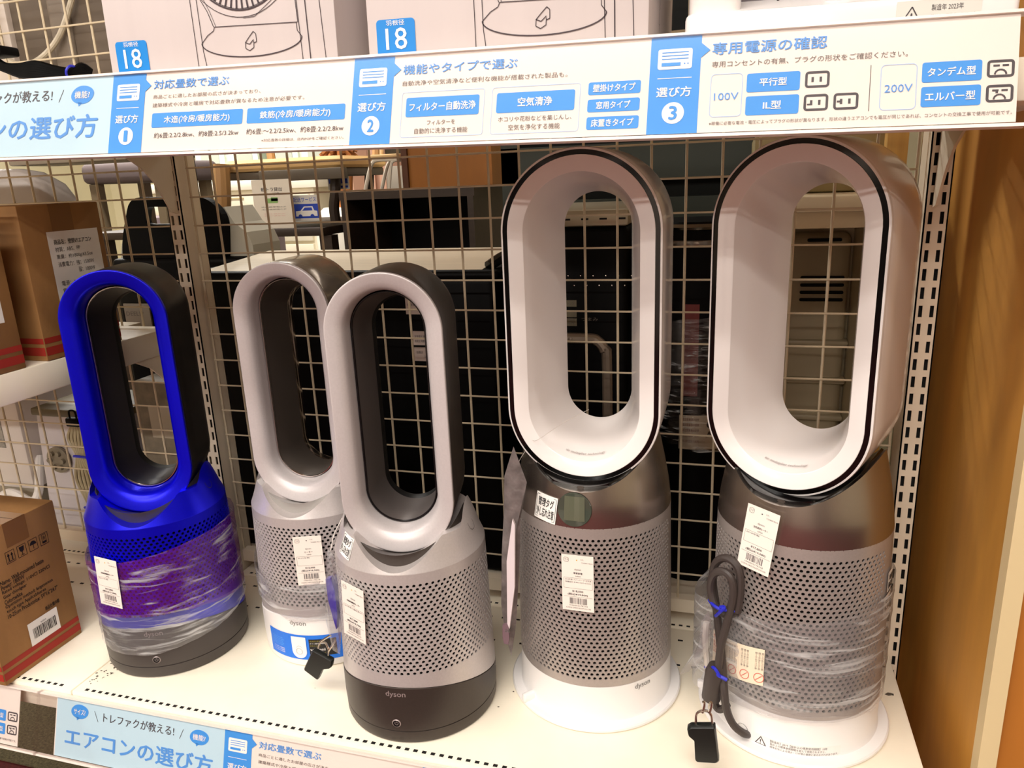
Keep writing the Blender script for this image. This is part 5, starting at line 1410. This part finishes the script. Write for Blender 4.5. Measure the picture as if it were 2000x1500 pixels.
# pale cupboards and doors along the far side
for i, (x, w, col, lab) in enumerate(((-3.3, .62, (214, 222, 206), 'pale green glazed cupboard far behind, left one'), (-2.62, .60, (222, 226, 212), 'pale green glazed cupboard far behind, right one'), (-1.95, .55, (178, 134, 112), 'salmon brown cupboard far behind the chairs'), (-1.32, .50, (96, 84, 72), 'taupe tall cupboard far behind the tube chair'))):
    p = thing('cupboard', lab, 'cupboard', (x, 4.3, FZ))
    mb = MB(); mb.box(0, w, 0, .45, 0, 2.3); mb.build('carcass', mat('cup_%d' % i, col, .5), p)
    for s in (0, 1):
        mb = MB(); a = .02 + s * w / 2; b = a + w / 2 - .04
        mb.box(a, b, -.02, 0, .05, 2.25); d = mb.build('door', mat('cupdoor_%d' % i, tuple(min(255, c + 16) for c in col), .4), p)
        mb = MB(); mb.box(a + .05, b - .05, -.024, -.02, 1.2, 2.2); mb.build('pane', mat('pane_%d' % i, tuple(int(c * .86) for c in col), .2), d)
        mb = MB(); mb.box(b - .02 if s == 0 else a + .01, b - .01 if s == 0 else a + .02, -.045, -.02, 1.0, 1.15); mb.build('handle', steel_pin, d)

# ---------------------------------------------------------------- wooden cabinet on the right
p = thing('wooden_cabinet', 'brown wooden cabinet side with a cream edge, at the right of the shelving', 'cabinet', (1.262, 0, FZ))
mb = MB(); mb.box(0, .018, -.270, .34, 0, 2.2)
mb.build('side_panel', mat('veneer_brown', (200, 142, 60), .45, noise=(4.5, .22, (1, 2.2, .5)), bump=(50, .05)), p)
mb = MB(); mb.box(-.0005, .0185, -.292, -.270, 0, 2.2); mb.build('edge_band', mat('edge_cream', (226, 204, 158), .45), p)
mb = MB(); mb.box(.019, .62, -.282, -.262, .02, 2.18); mb.build('door', mat('door_orange', (190, 120, 48), .45, noise=(5, .12, (3, 3, .4))), p)
mb = MB(); mb.box(.018, .62, .32, .34, 0, 2.2); mb.box(.018, .62, -.26, .32, 2.18, 2.2); mb.box(.60, .62, -.26, .32, 0, 2.2); mb.build('carcass', mat('carcass_tan', (150, 104, 50), .5), p)

# under the base shelf
p = thing('black_drum', 'black drum with a white band on the floor below the base shelf', 'appliance', (-.26, .06, FZ))
mb = MB(); mb.lathe([(.0, .005), (.16, .005), (.165, .03), (.165, .30), (.15, .33), (.0, .335)], 40); mb.build('body', black_plastic, p)
mb = MB(); mb.lathe([(.166, .19), (.1675, .195), (.1675, .235), (.166, .24)], 40, close=True); mb.build('band', mat('band_pale', (190, 168, 160), .5), p)

# ceiling lamps, with a fitting for the added fill lamp too
for i, (x, y, l) in enumerate(((0.3, -1.32, 2.6), (0.3, -1.82, 2.6), (1.2, -2.9, 2.6), (-0.4, -4.4, 3.2), (-2.6, -1.4, 2.4), (-1.6, 1.5, 2.4), (1.6, 2.2, 2.4), (-3.6, 3.0, 2.4))):
    p = thing('ceiling_or_fill_light', None, None, (x, y, CEIL))
    tag(p, ('long white ceiling lamp above the aisle nearest the shelves', 'long white ceiling lamp above the aisle, second from the shelves', 'long white ceiling lamp at the back of the aisle', 'longest white lamp, added as unseen fill near the front wall', 'long white ceiling lamp left over the aisle', 'long white ceiling lamp over the furniture area', 'long white ceiling lamp over the right rear area', 'long white ceiling lamp over the far left corner')[i], 'lamp')
    mb = MB(); mb.rbox(-l / 2 - .05, l / 2 + .05, -.10, .10, -.05, -.0005, .01); mb.build('housing', white_satin, p)
    M = mat('lamp_glow', (255, 240, 220), .5)
    M.node_tree.nodes['Principled BSDF'].inputs['Emission Color'].default_value = (1, .88, .74, 1)
    M.node_tree.nodes['Principled BSDF'].inputs['Emission Strength'].default_value = 3.0
    mb = MB(); mb.box(-l / 2, l / 2, -.075, .075, -.0545, -.0502); mb.build('diffuser', M, p)
